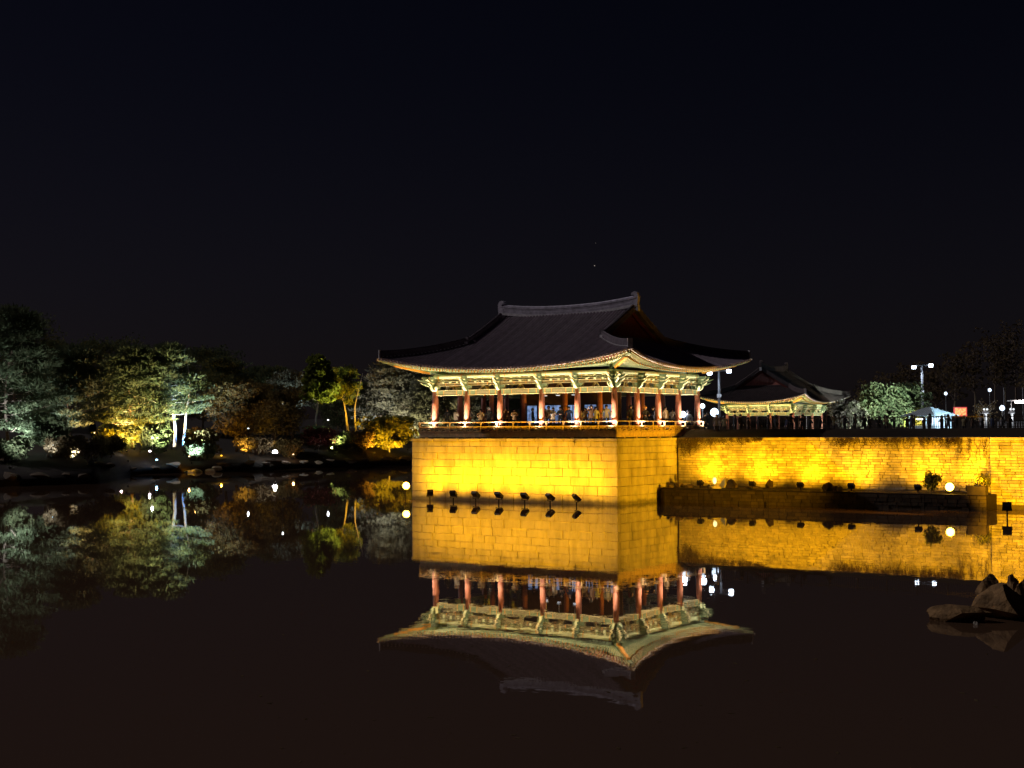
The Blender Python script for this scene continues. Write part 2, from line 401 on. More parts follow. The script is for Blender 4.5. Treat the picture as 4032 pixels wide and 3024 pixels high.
for i, (x0, x1, z0, z1, Y) in enumerate(cells):
    pr = random.uniform(-.02, .03)
    if i < 296: place_stone(SM2, x0, x1, z0, z1, 'front', pr, wall, gap=.018, depth=.25, org=(0, Y))
    else:
        a, b_, c_, d_ = x0+gap/2, x1-gap/2, z0+gap/2, z1-gap/2; e = .02; yf = Y-pr; yb = yf+.25
        P = [(a, yb, c_), (b_, yb, c_), (b_, yb, d_), (a, yb, d_), (a, yf+.03, c_), (b_, yf+.03, c_), (b_, yf+.03, d_), (a, yf+.03, d_), (a+e, yf, c_+e), (b_-e, yf, c_+e), (b_-e, yf, d_-e), (a+e, yf, d_-e)]
        jm.add(P, [(0, 1, 5, 4), (1, 2, 6, 5), (2, 3, 7, 6), (3, 0, 4, 7), (4, 5, 9, 8), (5, 6, 10, 9), (6, 7, 11, 10), (7, 4, 8, 11), (8, 9, 10, 11)])
jm.build('stone_courses', STONE2, wall, kind='stuff')
MB().box(((WX1+.16)/2, LY+.27, 2.0), (WX1-.16, .42, 5.0)).box(((WX1+WXE)/2, LY-.06, 1.995), (WXE-WX1-.1, .84, 5.0)).build('core', MORTAR, wall)
x = .16
while x < WXE-.1:
    x1 = min(x+random.uniform(1.6, 3.6), WXE)
    if x < WX1-.01 and x1 > WX1-.7: x1 = WX1
    Y = LY if x < WX1-.01 else LY-.55
    place_stone(SM2, x, x1, 4.53, 4.755, 'front', .06, wall, gap=.012, depth=.5, name='coping_stone', org=(0, Y)); x = x1

# ================================================================ SHELF at the wall's foot
sh = thing('stone_shelf', 'low dark stone ledge in the water along the foot of the right wall', 'ledge', (0, 0, 0))
front = [(-.45, 7.6), (.05, 6.3), (.7, 5.65), (4, 5.55), (9, 5.6), (16, 5.6), (20, 5.9), (23.9, 6.3), (24.0, 8.3)]
V = [(x, y, -.6) for x, y in front]+[(x, y, .98+.08*math.sin(x*1.7)) for x, y in front]+[(x, min(LY+.05, 8.93), 1.08+.06*math.sin(x)) for x, y in front[:-1]]+[(24.0, 8.31, 1.1)]
n = len(front); F = [(i, i+1, n+i+1, n+i) for i in range(n-1)]+[(n+i, n+i+1, 2*n+i+1, 2*n+i) for i in range(n-1)]
MB().add(V, F).build('earth_top', GROUND, sh)
jm = MB()
for i in range(n-2):
    (xa, ya), (xb, yb) = front[i], front[i+1]; dx, dy = xb-xa, yb-ya; ln = math.hypot(dx, dy); ux, uy = dx/ln, dy/ln
    for z0, z1 in ((-.1, .22), (.22, .46), (.46, .72), (.72, .95)):
        a = 0
        while a < ln-.05:
            b2 = min(a+random.uniform(.4, .95), ln); q = random.uniform(.03, .09); cx = (a+b2)/2
            jm.box((xa+ux*cx+uy*(q-.1), ya+uy*cx-ux*(q-.1), (z0+z1)/2), (b2-a-.03, .24, z1-z0-.025), 0, (Vector((ux, uy, 0)), Vector((-uy, ux, 0)), Vector((0, 0, 1))), .96); a = b2
jm.build('stone_courses', DARKSTONE, sh, kind='stuff')
MB().box((23.2, 6.75, 1.1), (1.2, .7, .95)).build('end_block', DARKSTONE, sh)

# ================================================================ PAVILIONS
def pavilion(root, bx, by, detail=True, main=True, goff=(1.94, 1.70)):
    """local frame: centre of the floor at the origin, long side and ridge along X, front = -Y"""
    hx, hy = sum(bx)/2, sum(by)/2
    cx = [-hx]; [cx.append(cx[-1]+b_) for b_ in bx]
    cy = [-hy]; [cy.append(cy[-1]+b_) for b_ in by]
    X = Vector((1, 0, 0)); Y = Vector((0, 1, 0)); Z = Vector((0, 0, 1))
    # --- columns on the outer ring
    ring = [(x, -hy) for x in cx]+[(x, hy) for x in cx]+[(-hx, y) for y in cy[1:-1]]+[(hx, y) for y in cy[1:-1]]
    cm = MB().lathe([(.215, 0), (.235, .9), (.225, 1.8), (.19, 2.96)], 14).mesh('column', REDWOOD, True)
    cb = MB().box((0, 0, -.04), (.62, .62, .12)).mesh('column_base', STONE)
    for (x, y) in ring:
        o = link('column', cm, root); o.location = (x, y, 0)
        s_ = 1.15 if abs(x) == hx and abs(y) == hy else 1.0; o.scale = (s_, s_, 1)
        if main: q = link('column_base', cb, o)
    # --- side descriptors: origin, lateral dir, outward normal, column stations, half length, half depth
    sides = [(X, -Y, cx, hx, hy), (Y, X, cy, hy, hx), (-X, Y, [-c for c in cx[::-1]], hx, hy), (-Y, -X, [-c for c in cy[::-1]], hy, hx)]
    vis = sides
    bl = MB()
    raf = MB(); fly = MB(); tickm = MB(); crm = MB()
    ze0 = 4.55; zr = 9.15; OV = 2.7; CO = 3.3; LIFT = 1.05
    gx = hx-goff[0]
    XE, YE = hx+CO, hy+CO
    gy = hy-goff[1]
    def lift(s_, Le): tt = min(1, abs(s_)/Le); return LIFT*tt**2.2
    def ov(s_, Le): tt = min(1, abs(s_)/Le); return OV+(CO-OV)*tt**3
    for si, (lat, nor, st, hl, hd) in enumerate(vis):
        Le = hl+CO
        def W(a, o_, z_): return lat*a+nor*(hd+o_)+Z*z_
        front_side = si < 2 or (not main and si in (1, 2))
        # beams, panels, struts, lintels, purlins per bay
        for k in range(len(st)-1):
            a0, a1 = st[k], st[k+1]; am = (a0+a1)/2; bw = a1-a0
            tgt = {}
            def part(name, mb_, m_): 
                if detail: return mb_.build(name, m_, root)
                bl.v and None
                key = m_.name if not isinstance(m_, list) else m_[0].name
                joined.setdefault((name, key), [MB(), m_])[0].add(mb_.v, mb_.f, mb_.m); return None
            be = MB().box(W(am, 0, 2.85), (bw-.34, .22, .34), 0, (lat, nor, Z)); part('tie_beam', be, GREEN)
            for zz in (2.665, 3.035): part('beam_edge', MB().box(W(am, .0, zz), (bw-.34, .26, .03), 0, (lat, nor, Z)), CREAM)
            part('beam_panel', MB().box(W(am, .113, 2.85), (bw*.34, .012, .22), 0, (lat, nor, Z)), OLIVE)
            for q in (-.39, -.2, .2, .39): part('beam_line', MB().box(W(am+q*bw, .115, 2.85), (.045, .02, .335), 0, (lat, nor, Z)), ORANGE)
            # inverted-V strut in the middle of the bay
            hw = MB().outline([(-.34, 0), (-.2, 0), (0, .26), (.2, 0), (.34, 0), (.12, .34), (.12, .38), (-.12, .38), (-.12, .34)], W(am, 0, 3.05), lat, Z, nor, .12, 0, 1)
            part('strut', hw, [OLIVE, CREAM])
            part('lintel', MB().box(W(am, .0, 3.505), (bw, .18, .17), 0, (lat, nor, Z)), OLIVE)
            for zz in (3.41, 3.60): part('lintel_edge', MB().box(W(am, .0, zz), (bw, .22, .02), 0, (lat, nor, Z)), CREAM)
            part('upper_lintel', MB().box(W(am, .02, 3.81), (bw, .18, .13), 0, (lat, nor, Z)), GREEN)
            for zz in (3.735, 3.885): part('upper_lintel_edge', MB().box(W(am, .02, zz), (bw, .23, .02), 0, (lat, nor, Z)), CREAM)
            for q in (-.22, 0, .22):
                part('bearing_block', MB().box(W(am+q*bw, .06, 3.668), (.17, .16, .11), 0, (lat, nor, Z), 1.25), MINT)
                part('bearing_block', MB().box(W(am+q*bw, .07, 3.94), (.17, .16, .06), 0, (lat, nor, Z), 1.25), MINT)
            pu = MB().tube([W(a0, .04, 4.12), W(a1, .04, 4.12)], .165, 10); part('purlin', pu, MINT)
            for q in (-.36, .36):
                part('purlin_line', MB().tube([W(am+q*bw-.03, .04, 4.12), W(am+q*bw+.03, .04, 4.12)], .172, 10), ORANGE)
                part('upper_lintel_line', MB().box(W(am+q*bw, .118, 3.81), (.04, .02, .125), 0, (lat, nor, Z)), ORANGE)
                part('lintel_line', MB().box(W(am+q*bw*.4, .099, 3.505), (.04, .02, .165), 0, (lat, nor, Z)), ORANGE)
        # brackets over each column
        for k, a in enumerate(st):
            corner = k in (0, len(st)-1)
            if corner and k == len(st)-1: continue
            dirs = [(nor, lat)]
            if corner:
                dirs = [(nor, lat), (-lat, nor), ((nor-lat).normalized(), (nor+lat).normalized())]
            base = W(a, 0, 0)
            bowl = MB()
            arc = [(.52*math.cos(th), -.42*math.sin(th)) for th in np.linspace(0, math.pi, 13)]
            for (n_, l_) in dirs: bowl.outline(arc, base+Z*3.36, l_, Z, n_, .2, 0, 1)
            bowl.outline([(x_*.95, z_) for x_, z_ in arc], base+Z*3.365, nor, Z, lat, .22, 0, 1)
            (bowl.build('bracket_bowl', [BGREEN, MINT], root) if detail else joined.setdefault(('bracket_bowl', 'g'), [MB(), [BGREEN, MINT]])[0].add(bowl.v, bowl.f, bowl.m))
            for (n_, l_) in dirs:
                e = 1.35 if (corner and n_ is dirs[2][0]) else 1.0
                for (zz, L_, sg) in ((3.36, .86, 1), (3.63, 1.02, 1), (3.90, .80, -1)):
                    if sg > 0: ol = [(-.25, 0), (.30*e, -.03), (.55*L_*e, .02), (.82*L_*e, .13), (1.0*L_*e, .27), (.80*L_*e, .23), (.55*L_*e, .21), (-.25, .21)]
                    else: ol = [(-.25, 0), (.5*L_*e, 0), (.75*L_*e, -.13), (.9*L_*e, -.16), (.86*L_*e, .05), (L_*e, .12), (.95*L_*e, .22), (-.25, .22)]
                    am_ = MB().outline(ol, base+Z*zz, n_, Z, l_, .13, 0, 1)
                    (am_.build('bracket_arm', [BGREEN, CREAM], root) if detail else joined.setdefault(('bracket_arm', 'g'), [MB(), [BGREEN, CREAM]])[0].add(am_.v, am_.f, am_.m))
                for (o_, zz) in ((.36, 3.59), (.5, 3.86)):
                    bb = MB().box(base+n_*o_*e+Z*zz, (.2, .2, .08), 0, (l_, n_, Z), 1.2)
                    (bb.build('bracket_block', MINT, root) if detail else joined.setdefault(('bracket_block', 'm'), [MB(), MINT])[0].add(bb.v, bb.f, bb.m))
        # rafters
        nr = int(2*Le/.3); near = detail and si < 2
        sof = []; 
        for i in range(nr+1):
            a = -Le+.16+(2*Le-.32)*i/nr
            fx = max(-(hl-1.0), min(hl-1.0, a)); lf = lift(a, Le)
            s0 = W(fx, -1.0, 4.62)
            t3 = (abs(a)/Le)**3
            ar = a if abs(a) < hl else math.copysign(hl+(abs(a)-hl)*.72, a)
            e1 = W(ar, 1.80+.45*t3, 4.30+lf*.82); e2 = W(a, OV-.14+(CO-OV)*t3, ze0-.19+lf)
            d_ = (e2-s0); b0 = s0+d_*.62+Z*.02
            rm = MB().tube([s0, e1], .060, 6); fm = MB().bar(b0, e2, .075, .10)
            tip = (e1-s0).normalized(); tm = MB().tube([e1+tip*.002, e1+tip*.02], .056, 6); tip2 = (e2-b0).normalized(); tm.bar(e2+tip2*.002, e2+tip2*.02, .07, .09)
            if near:
                rm.build('rafter', [GREEN], root); q = fm.build('flying_rafter', GREEN, root); tickm.add(tm.v, tm.f, tm.m)
            else:
                raf.add(rm.v, rm.f, rm.m); fly.add(fm.v, fm.f, fm.m); tickm.add(tm.v, tm.f, tm.m)
            # orange-cream underside stripe on the flying rafter
            u1 = b0-Z*.054; u2 = e2-Z*.054; crm.bar(u1+(u2-u1)*.3, u2, .045, .006); w1 = s0-Z*.062; w2 = e1-Z*.062; crm.bar(w1+(w2-w1)*.6, w2, .035, .006)
            sof.append((s0+Z*.12, e1+Z*.11, e2+Z*.075))
        sm = MB(); P = [p for tr in sof for p in tr]; sm.add(P, [(3*i+j, 3*i+j+1, 3*i+j+4, 3*i+j+3) for i in range(len(sof)-1) for j in range(2)])
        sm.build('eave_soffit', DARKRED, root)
        eb = MB()
        ee = [(-Le+2*Le*i/60) for i in range(61)]
        def ebp(a, do, dz): return W(a, ov(a, Le)-.09+do, ze0+lift(a, Le)+dz)
        for i in range(60):
            a, b_ = ee[i], ee[i+1]
            Q = [ebp(a, -.10, -.13), ebp(a, .06, -.13), ebp(a, .06, -.005), ebp(a, -.10, -.005), ebp(b_, -.10, -.13), ebp(b_, .06, -.13), ebp(b_, .06, -.005), ebp(b_, -.10, -.005)]
            eb.add(Q, [(0, 1, 5, 4), (1, 2, 6, 5), (2, 3, 7, 6), (3, 0, 4, 7)])
        eb.build('eave_board', GREYBOARD, root)
    if raf.v: raf.build('rafter', GREEN, root, kind='stuff'); fly.build('flying_rafter', GREEN, root, kind='stuff')
    tickm.build('rafter_end_paint', ORANGE, root, kind='stuff'); crm.build('rafter_edge_paint', CREAM, root, kind='stuff')
    # corner hip rafters
    for sxn in (-1, 1):
        for syn in (-1, 1):
            mb = MB().bar((sxn*(hx-.6), syn*(hy-.6), 4.4), (sxn*(XE-.42), syn*(YE-.42), ze0+LIFT-.25), .26, .30, 0)
            mb.build('hip_rafter', GREEN, root)
            MB().bar((sxn*(hx+.3), syn*(hy+.3), 4.42), (sxn*(XE-1.0), syn*(YE-1.0), ze0+LIFT-.58), .22, .18, 0).build('hip_rafter_edge', ORANGE, root)
    # --- roof surface
    def zf(x, y):
        ye = hy+ov(x, XE); z_ = ze0+lift(x, XE); v = max(0, (ye-abs(y))/ye); return z_+(zr-z_)*(.78*v+.22*v*v)
    hipy = lambda x: gy+(abs(x)-gx)*(YE-gy)/(XE-gx)
    hipx = lambda y: gx+(abs(y)-gy)*(XE-gx)/(YE-gy)
    zG = zf(gx, gy)
    K = 9
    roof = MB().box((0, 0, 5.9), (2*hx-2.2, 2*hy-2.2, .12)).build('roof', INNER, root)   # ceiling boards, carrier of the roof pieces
    def rowpts_f(x, sg):
        ye = hy+ov(x, XE); yt = 0 if abs(x) <= gx+.22 else hipy(x)
        return [Vector((x, sg*(ye+(yt-ye)*k/(K-1)), zf(x, ye+(yt-ye)*k/(K-1)))) for k in range(K)]
    def rowpts_s(y, sg):
        xe = hx+ov(y, YE); ze = ze0+lift(y, YE)
        if abs(y) <= gy: xt, zt = gx-.55, zG+.12
        else: xt = hipx(y); zt = zf(xt, y)
        return [Vector((sg*(xe+(xt-xe)*k/(K-1)), y, ze+(zt-ze)*(.82*k/(K-1)+.18*(k/(K-1))**2))) for k in range(K)]
    tiles_stuff = MB()
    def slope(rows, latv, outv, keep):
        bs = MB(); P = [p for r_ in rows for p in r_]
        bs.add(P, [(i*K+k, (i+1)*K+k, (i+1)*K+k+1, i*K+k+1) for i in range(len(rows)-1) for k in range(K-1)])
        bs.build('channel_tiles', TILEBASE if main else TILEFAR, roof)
        for r_ in rows:
            if (r_[0]-r_[-1]).length < .25: continue
            mb = MB(); vs_ = []; n_ = 5
            pp = [r_[0]+(r_[0]-r_[1]).normalized()*.09]+r_
            for p in pp:
                for q in range(n_):
                    th = math.pi*q/(n_-1); vs_.append(p+latv*(.09*math.cos(th))+Z*(.10*math.sin(th)+.005))
            fs = [(i*n_+q, (i+1)*n_+q, (i+1)*n_+q+1, i*n_+q+1) for i in range(len(pp)-1) for q in range(n_-1)]
            mb.add(vs_, fs)
            e = pp[0]; ring_ = [e+latv*(.09*math.cos(2*math.pi*q/8))+Z*(.03+.09*math.sin(2*math.pi*q/8)) for q in range(8)]
            mb.add(ring_, [tuple(range(8))])
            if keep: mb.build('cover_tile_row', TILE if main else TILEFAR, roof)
            else: tiles_stuff.add(mb.v, mb.f, mb.m)
    nx = int(2*XE/.3); ny = int(2*YE/.3)
    fx_ = sorted(set([-XE+.12+(2*XE-.24)*i/nx for i in range(nx+1)]))
    fy_ = sorted(set([-YE+.12+(2*YE-.24)*i/ny for i in range(ny+1)]))
    slope([rowpts_f(x, -1) for x in fx_], X, -Y, detail); slope([rowpts_f(x, 1) for x in fx_], X, Y, False)
    slope([rowpts_s(y, 1) for y in fy_], Y, X, detail); slope([rowpts_s(y, -1) for y in fy_], Y, -X, False)
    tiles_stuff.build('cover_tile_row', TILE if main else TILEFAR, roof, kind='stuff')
    # --- ridges
    def ridge(path, wd, h, name, rm_=None):
        """stacked courses of tile with pale mortar between, along a path of points on the roof"""
        mb = MB(); lay = [(-.12, .16, 1.0, 1), (.16, .30, .86, 0), (.32, .46, .94, 0), (.48, .64, .86, 0), (.66, .80, .94, 0), (.82, 1.0, 1.06, 0), (.28, .84, .78, 1)]
        for (u0, u1, wf, m_) in lay:
            vs_ = []
            for i, p in enumerate(path):
                t_ = (path[min(i+1, len(path)-1)]-path[max(i-1, 0)]); t_.z = 0; t_.normalize(); s_ = t_.cross(Z)*(wd*wf/2)
                vs_ += [p-s_+Z*h*u0, p+s_+Z*h*u0, p+s_+Z*h*u1, p-s_+Z*h*u1]
            n_ = len(path); fs = [(4*i+q, 4*i+(q+1) % 4, 4*i+4+(q+1) % 4, 4*i+4+q) for i in range(n_-1) for q in range(4)]
            fs += [(3, 2, 1, 0), (4*n_-4, 4*n_-3, 4*n_-2, 4*n_-1)]
            mb.add(vs_, fs, m_)
        mb.tube([p+Z*(h+.02) for p in path], wd*.32, 6, 0)
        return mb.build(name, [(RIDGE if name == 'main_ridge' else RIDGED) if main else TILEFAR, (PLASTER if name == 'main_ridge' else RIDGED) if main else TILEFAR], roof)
    rl = gx+.15
    ridge([Vector((rl*u, 0, zr-.12+.42*abs(u)**2.2)) for u in np.linspace(-1, 1, 25)], .36, .66, 'main_ridge')
    for sg in (-1, 1):
        # owl-tail finial at the ridge end
        fin = [(-.34, -.05), (.12, -.05), (.18, .35), (.22, .75), (.10, 1.02), (-.12, 1.12), (-.34, 1.02), (-.40, .86), (-.22, .88), (-.12, .74), (-.16, .5), (-.34, .42)]
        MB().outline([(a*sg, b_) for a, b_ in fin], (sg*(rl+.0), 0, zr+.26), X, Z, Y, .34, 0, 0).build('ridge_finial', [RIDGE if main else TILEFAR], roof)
        MB().box((sg*(rl+.12), 0, zr+.1), (.16, .3, .5)).build('finial_mortar', PLASTER, roof)
        for sf in (-1, 1):
            dp = [Vector((sg*gx, sf*gy*u, zf(gx, gy*u)+.02)) for u in np.linspace(.06, 1.0, 10)]
            ridge(dp, .30, .42, 'descending_ridge')
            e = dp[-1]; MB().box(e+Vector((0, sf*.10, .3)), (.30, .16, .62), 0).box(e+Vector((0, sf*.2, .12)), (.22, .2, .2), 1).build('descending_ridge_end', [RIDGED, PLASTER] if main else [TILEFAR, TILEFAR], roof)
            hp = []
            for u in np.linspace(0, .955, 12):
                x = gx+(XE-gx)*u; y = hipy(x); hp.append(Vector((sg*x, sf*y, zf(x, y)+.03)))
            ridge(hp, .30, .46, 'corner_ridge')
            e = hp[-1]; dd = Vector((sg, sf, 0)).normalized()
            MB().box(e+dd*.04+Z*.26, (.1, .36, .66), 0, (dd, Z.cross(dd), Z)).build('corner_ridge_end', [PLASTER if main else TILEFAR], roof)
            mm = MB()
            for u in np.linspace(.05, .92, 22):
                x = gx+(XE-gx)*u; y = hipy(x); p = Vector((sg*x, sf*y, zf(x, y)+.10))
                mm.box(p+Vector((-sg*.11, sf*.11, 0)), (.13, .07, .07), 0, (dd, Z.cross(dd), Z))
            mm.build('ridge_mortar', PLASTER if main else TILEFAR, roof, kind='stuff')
        # gable wall of vertical boards
        gw = MB(); nb = 26; gxx = sg*(gx-.5)
        for i in range(nb):
            y0 = -gy+2*gy*i/nb+.012; y1 = -gy+2*gy*(i+1)/nb-.012
            P = []
            for xx in (gxx-.03, gxx+.03):
                P += [(xx, y0, zG+.1), (xx, y1, zG+.1), (xx, y1, max(zG+.12, zf(gx-.5, y1)-.06)), (xx, y0, max(zG+.12, zf(gx-.5, y0)-.06))]
            gw.add(P, [(0, 1, 2, 3), (7, 6, 5, 4), (0, 4, 5, 1), (1, 5, 6, 2), (2, 6, 7, 3), (3, 7, 4, 0)])
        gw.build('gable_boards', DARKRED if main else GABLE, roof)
        for sf in (-1, 1):
            bg_ = MB()
            for u in np.linspace(0, .9, 10):
                ya, yb = sf*gy*u, sf*gy*(u+.1)
                bg_.add([(sg*(gx-.2), ya, zf(gx, ya)-.06), (sg*(gx-.2), yb, zf(gx, yb)-.06), (sg*(gx-.2), yb, zf(gx, yb)-.42), (sg*(gx-.2), ya, zf(gx, ya)-.42),
                         (sg*(gx-.27), ya, zf(gx, ya)-.06), (sg*(gx-.27), yb, zf(gx, yb)-.06), (sg*(gx-.27), yb, zf(gx, yb)-.42), (sg*(gx-.27), ya, zf(gx, ya)-.42)], [(0, 1, 2, 3), (7, 6, 5, 4), (3, 2, 6, 7), (0, 4, 5, 1)])
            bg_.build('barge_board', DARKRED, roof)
        ridge([Vector((sg*(gx-.42), y, zG+.1)) for y in np.linspace(-gy+.2, gy-.2, 6)], .2, .2, 'gable_foot_ridge')
    return hx, hy

joined = {}
FLOOR = 5.45
pc = Vector((-8.77, 7.2225, FLOOR))
pav = thing('main_pavilion', 'large open pavilion with grey tiled roof and painted eaves on the golden platform', 'pavilion', pc)
BXS = [3.12, 3.12, 3.80, 3.12, 3.126]; BYS = [3.2575]*4
hx, hy = pavilion(pav, BXS, BYS, True, True)

# deck, skirt and fret railing
def lw(x, y, z): return Vector((x, y, z))-pc
rx0, rx1, ry0, ry1 = -18.2, -.27, .35, 14.0
MB().box(lw((rx0+rx1)/2, (ry0+ry1)/2, 5.36), (rx1-rx0-.1, ry1-ry0-.1, .16)).build('deck_floor', DARKWOOD, pav)
MB().box(lw((rx0+rx1)/2, (ry0+ry1)/2, 5.0), (rx1-rx0-.3, ry1-ry0-.3, .5)).build('deck_base', MORTAR, pav)
def railing(a, b, n):
    a = Vector(a); b = Vector(b); d = (b-a); ln = d.length; d.normalize(); nn = Vector((d.y, -d.x, 0)); Zv = Vector((0, 0, 1)); ax = (d, nn, Zv)
    def at(s_, z_, o_=0): return lw(a.x+d.x*s_+nn.x*o_, a.y+d.y*s_+nn.y*o_, z_)
    MB().tube([at(-.12, 5.99), at(ln+.12, 5.99)], .042, 8).build('top_rail', TIMBER, pav)
    MB().box(at(ln/2, 5.64), (ln+.1, .10, .075), 0, ax).build('middle_rail', TIMBER, pav)
    MB().box(at(ln/2, 5.245), (ln+.1, .10, .06), 0, ax).build('bottom_rail', TIMBER, pav)
    seg = ln/n
    for i in range(n+1):
        MB().box(at(seg*i, 5.44), (.10, .105, .46), 0, ax).outline([(-.03, 0), (.03, 0), (.06, .14), (.075, .26), (-.075, .26), (-.06, .14)], at(seg*i, 5.68), d, Zv, nn, .08).build('rail_post', TIMBER, pav)
        if i == n: break
        MB().box(at(seg*(i+.5), 5.02, -.01), (seg-.03, .05, .36), 0, ax).build('skirt_panel', TIMBER, pav)
        MB().box(at(seg*(i+.5), 4.79, .03), (.16, .2, .07), 0, ax).build('foot_block', TIMBER, pav)
        fr = MB(); c0_ = seg*(i+.5); wv = seg/2-.09
        def hb(x0, x1, z_): fr.box(at(c0_+(x0+x1)/2*wv, z_), (abs(x1-x0)*wv, .05, .045), 0, ax)
        def vb(x, z0, z1): fr.box(at(c0_+x*wv, (z0+z1)/2), (.05, .048, z1-z0), 0, ax)
        for q in (-.5, .5):
            hb(q-.42, q+.30, 5.575); hb(q-.22, q+.42, 5.50); hb(q-.42, q+.05, 5.435); hb(q-.08, q+.42, 5.375); hb(q-.42, q+.3, 5.31)
            vb(q-.42, 5.435, 5.575); vb(q+.42, 5.31, 5.50); vb(q, 5.30, 5.50)
        fr.build('fret_panel', TIMBER, pav)
railing((rx0, ry0, 0), (rx1, ry0, 0), 12)
railing((rx1, ry0+.06, 0), (rx1, 9.3, 0), 5)
railing((rx1, 9.36, 0), (rx1, ry1, 0), 3)
railing((rx0, ry1, 0), (rx0, ry0+.06, 0), 8)
# low rear bench rail, interior columns and the screen wall with lit windows
im = MB().lathe([(.19, 0), (.19, 3.0)], 12).mesh('inner_column', REDWOOD, True)
for x in (-13.8, -10.7, -6.9, -3.8):
    for y in (3.97, 10.48):
        o = link('inner_column', im, pav); o.location = lw(x, y, FLOOR)
wy = 7.3
wins = [(-12.66, -11.62), (-11.08, -9.34), (-8.76, -8.0), (-7.22, -6.06), (-5.50, -4.6)]
edges = [-13.3]+[e for w_ in wins for e in w_]+[-3.9]
sw = MB(); zs, zh = FLOOR+.42, FLOOR+1.93
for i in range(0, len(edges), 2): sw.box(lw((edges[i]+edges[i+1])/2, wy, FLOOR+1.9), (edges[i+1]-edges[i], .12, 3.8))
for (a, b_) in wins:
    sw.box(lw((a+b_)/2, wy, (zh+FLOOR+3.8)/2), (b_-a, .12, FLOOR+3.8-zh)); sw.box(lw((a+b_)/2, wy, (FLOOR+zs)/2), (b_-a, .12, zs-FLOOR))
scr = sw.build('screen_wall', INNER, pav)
GLASS = bpy.data.materials.new('night_lit_glass'); GLASS.use_nodes = True; t = GLASS.node_tree; b = t.nodes['Principled BSDF']
b.inputs['Base Color'].default_value = (.10, .14, .2, 1); b.inputs['Roughness'].default_value = .1
g = t.nodes.new('ShaderNodeNewGeometry'); nz = t.nodes.new('ShaderNodeTexNoise'); nz.inputs['Scale'].default_value = 2.2; nz.inputs['Detail'].default_value = 3
cr = t.nodes.new('ShaderNodeValToRGB'); cr.color_ramp.elements[0].position = .36; cr.color_ramp.elements[0].color = (.035, .055, .12, 1); cr.color_ramp.elements[1].position = .66; cr.color_ramp.elements[1].color = (.26, .40, .72, 1)
t.links.new(g.outputs['Position'], nz.inputs['Vector']); t.links.new(nz.outputs[0], cr.inputs[0]); t.links.new(cr.outputs[0], b.inputs['Emission Color']); b.inputs['Emission Strength'].default_value = 1.0
for (a, b_) in wins:
    wn = MB().box(lw((a+b_)/2, wy-.05, zs+.02), (b_-a, .06, .05)).box(lw((a+b_)/2, wy-.05, zh-.02), (b_-a, .06, .05)).box(lw(a+.02, wy-.05, (zs+zh)/2), (.05, .06, zh-zs)).box(lw(b_-.02, wy-.05, (zs+zh)/2), (.05, .06, zh-zs)).box(lw((a+b_)/2+.1, wy-.045, (zs+zh)/2), (.035, .04, zh-zs)).build('window', INNER, pav)
    MB().box(lw((a+b_)/2, wy+.01, (zs+zh)/2), (b_-a, .02, zh-zs)).build('pane', GLASS, wn)
for (x, y, n_) in ((-10.2, 6.2, 0), (-8.6, 5.6, 0), (-6.9, 5.2, 0)):  # glowing discs added for the pale lit spots on the ceiling beams
    lp = thing('ceiling_lamp', ['small lit disc lamp hanging under the ceiling, leftmost of three', 'small lit disc lamp hanging under the ceiling, middle of three', 'small lit disc lamp hanging under the ceiling, rightmost of three'][[-10.2, -8.6, -6.9].index(x)], 'lamp', (x, y, FLOOR+2.62), 'ceiling lamps in the main pavilion')
    MB().lathe([(.16, 0), (.2, .03), (.2, .06), (.03, .09), (.03, .6)], 12).build('shade', WHITEP, lp)
    MB().lathe([(.15, -.012), (.15, -.002)], 12).build('lens', glowmat('lit_lens_ceiling', (.85, .9, 1), 3.0), lp)

# ================================================================ LAMPS
def flood(loc, target, label, power=900, col=GOLD, cone=120, post=.75, w_=.42, h_=.5, group='floodlights standing in the water before the platform', emis=None, name='floodlight', z0=0.0, blend=.8, dome=False):
    """housing on a post, tilted towards its target"""
    t_ = thing(name, label, 'floodlight', (loc[0], loc[1], z0), group)
    zc = loc[2]-z0; d = (Vector(target)-Vector(loc)).normalized(); s_ = d.cross(Vector((0, 0, 1))).normalized(); u_ = s_.cross(d)
    c_ = Vector((0, 0, zc))
    MB().outline([(-.11, -h_/2), (.12, -h_/2), (.12, h_/2), (-.06, h_/2), (-.14, h_*.1)], c_, d, u_, s_, w_).build('housing', BLACK, t_)
    if not dome: MB().box(c_+d*.125, (w_*.9, .012, h_*.9), 0, (s_, d, u_)).build('lens', emis or E_GOLDSOFT, t_)
    if dome: MB().lathe([(.27*math.cos(a), .27*math.sin(a)) for a in np.linspace(-1.5, 1.5, 11)], 18, tuple(c_+d*.22)).build('bulb_glass', emis, t_, smooth=True)
    mb = MB().bar(c_+s_*(w_/2+.02)-u_*.05, c_+s_*(w_/2+.02)-Vector((0, 0, h_*.5)), .03, .05).bar(c_-s_*(w_/2+.02)-u_*.05, c_-s_*(w_/2+.02)-Vector((0, 0, h_*.5)), .03, .05).bar(c_-s_*(w_/2+.04)-Vector((0, 0, h_*.5)), c_+s_*(w_/2+.04)-Vector((0, 0, h_*.5)), .04, .04)
    mb.build('yoke', BLACK, t_)
    MB().tube([(0, 0, -.5 if z0 == 0 else -.05), (0, 0, zc-h_*.5)], .05, 8).build('post', BLACK, t_)
    lamp_light('SPOT', c_+d*(.5 if dome else .17), power, col, t_, c_+d*2, cone, blend, .15)
    return t_
ORD = ['first', 'second', 'third', 'fourth', 'fifth', 'sixth', 'seventh']
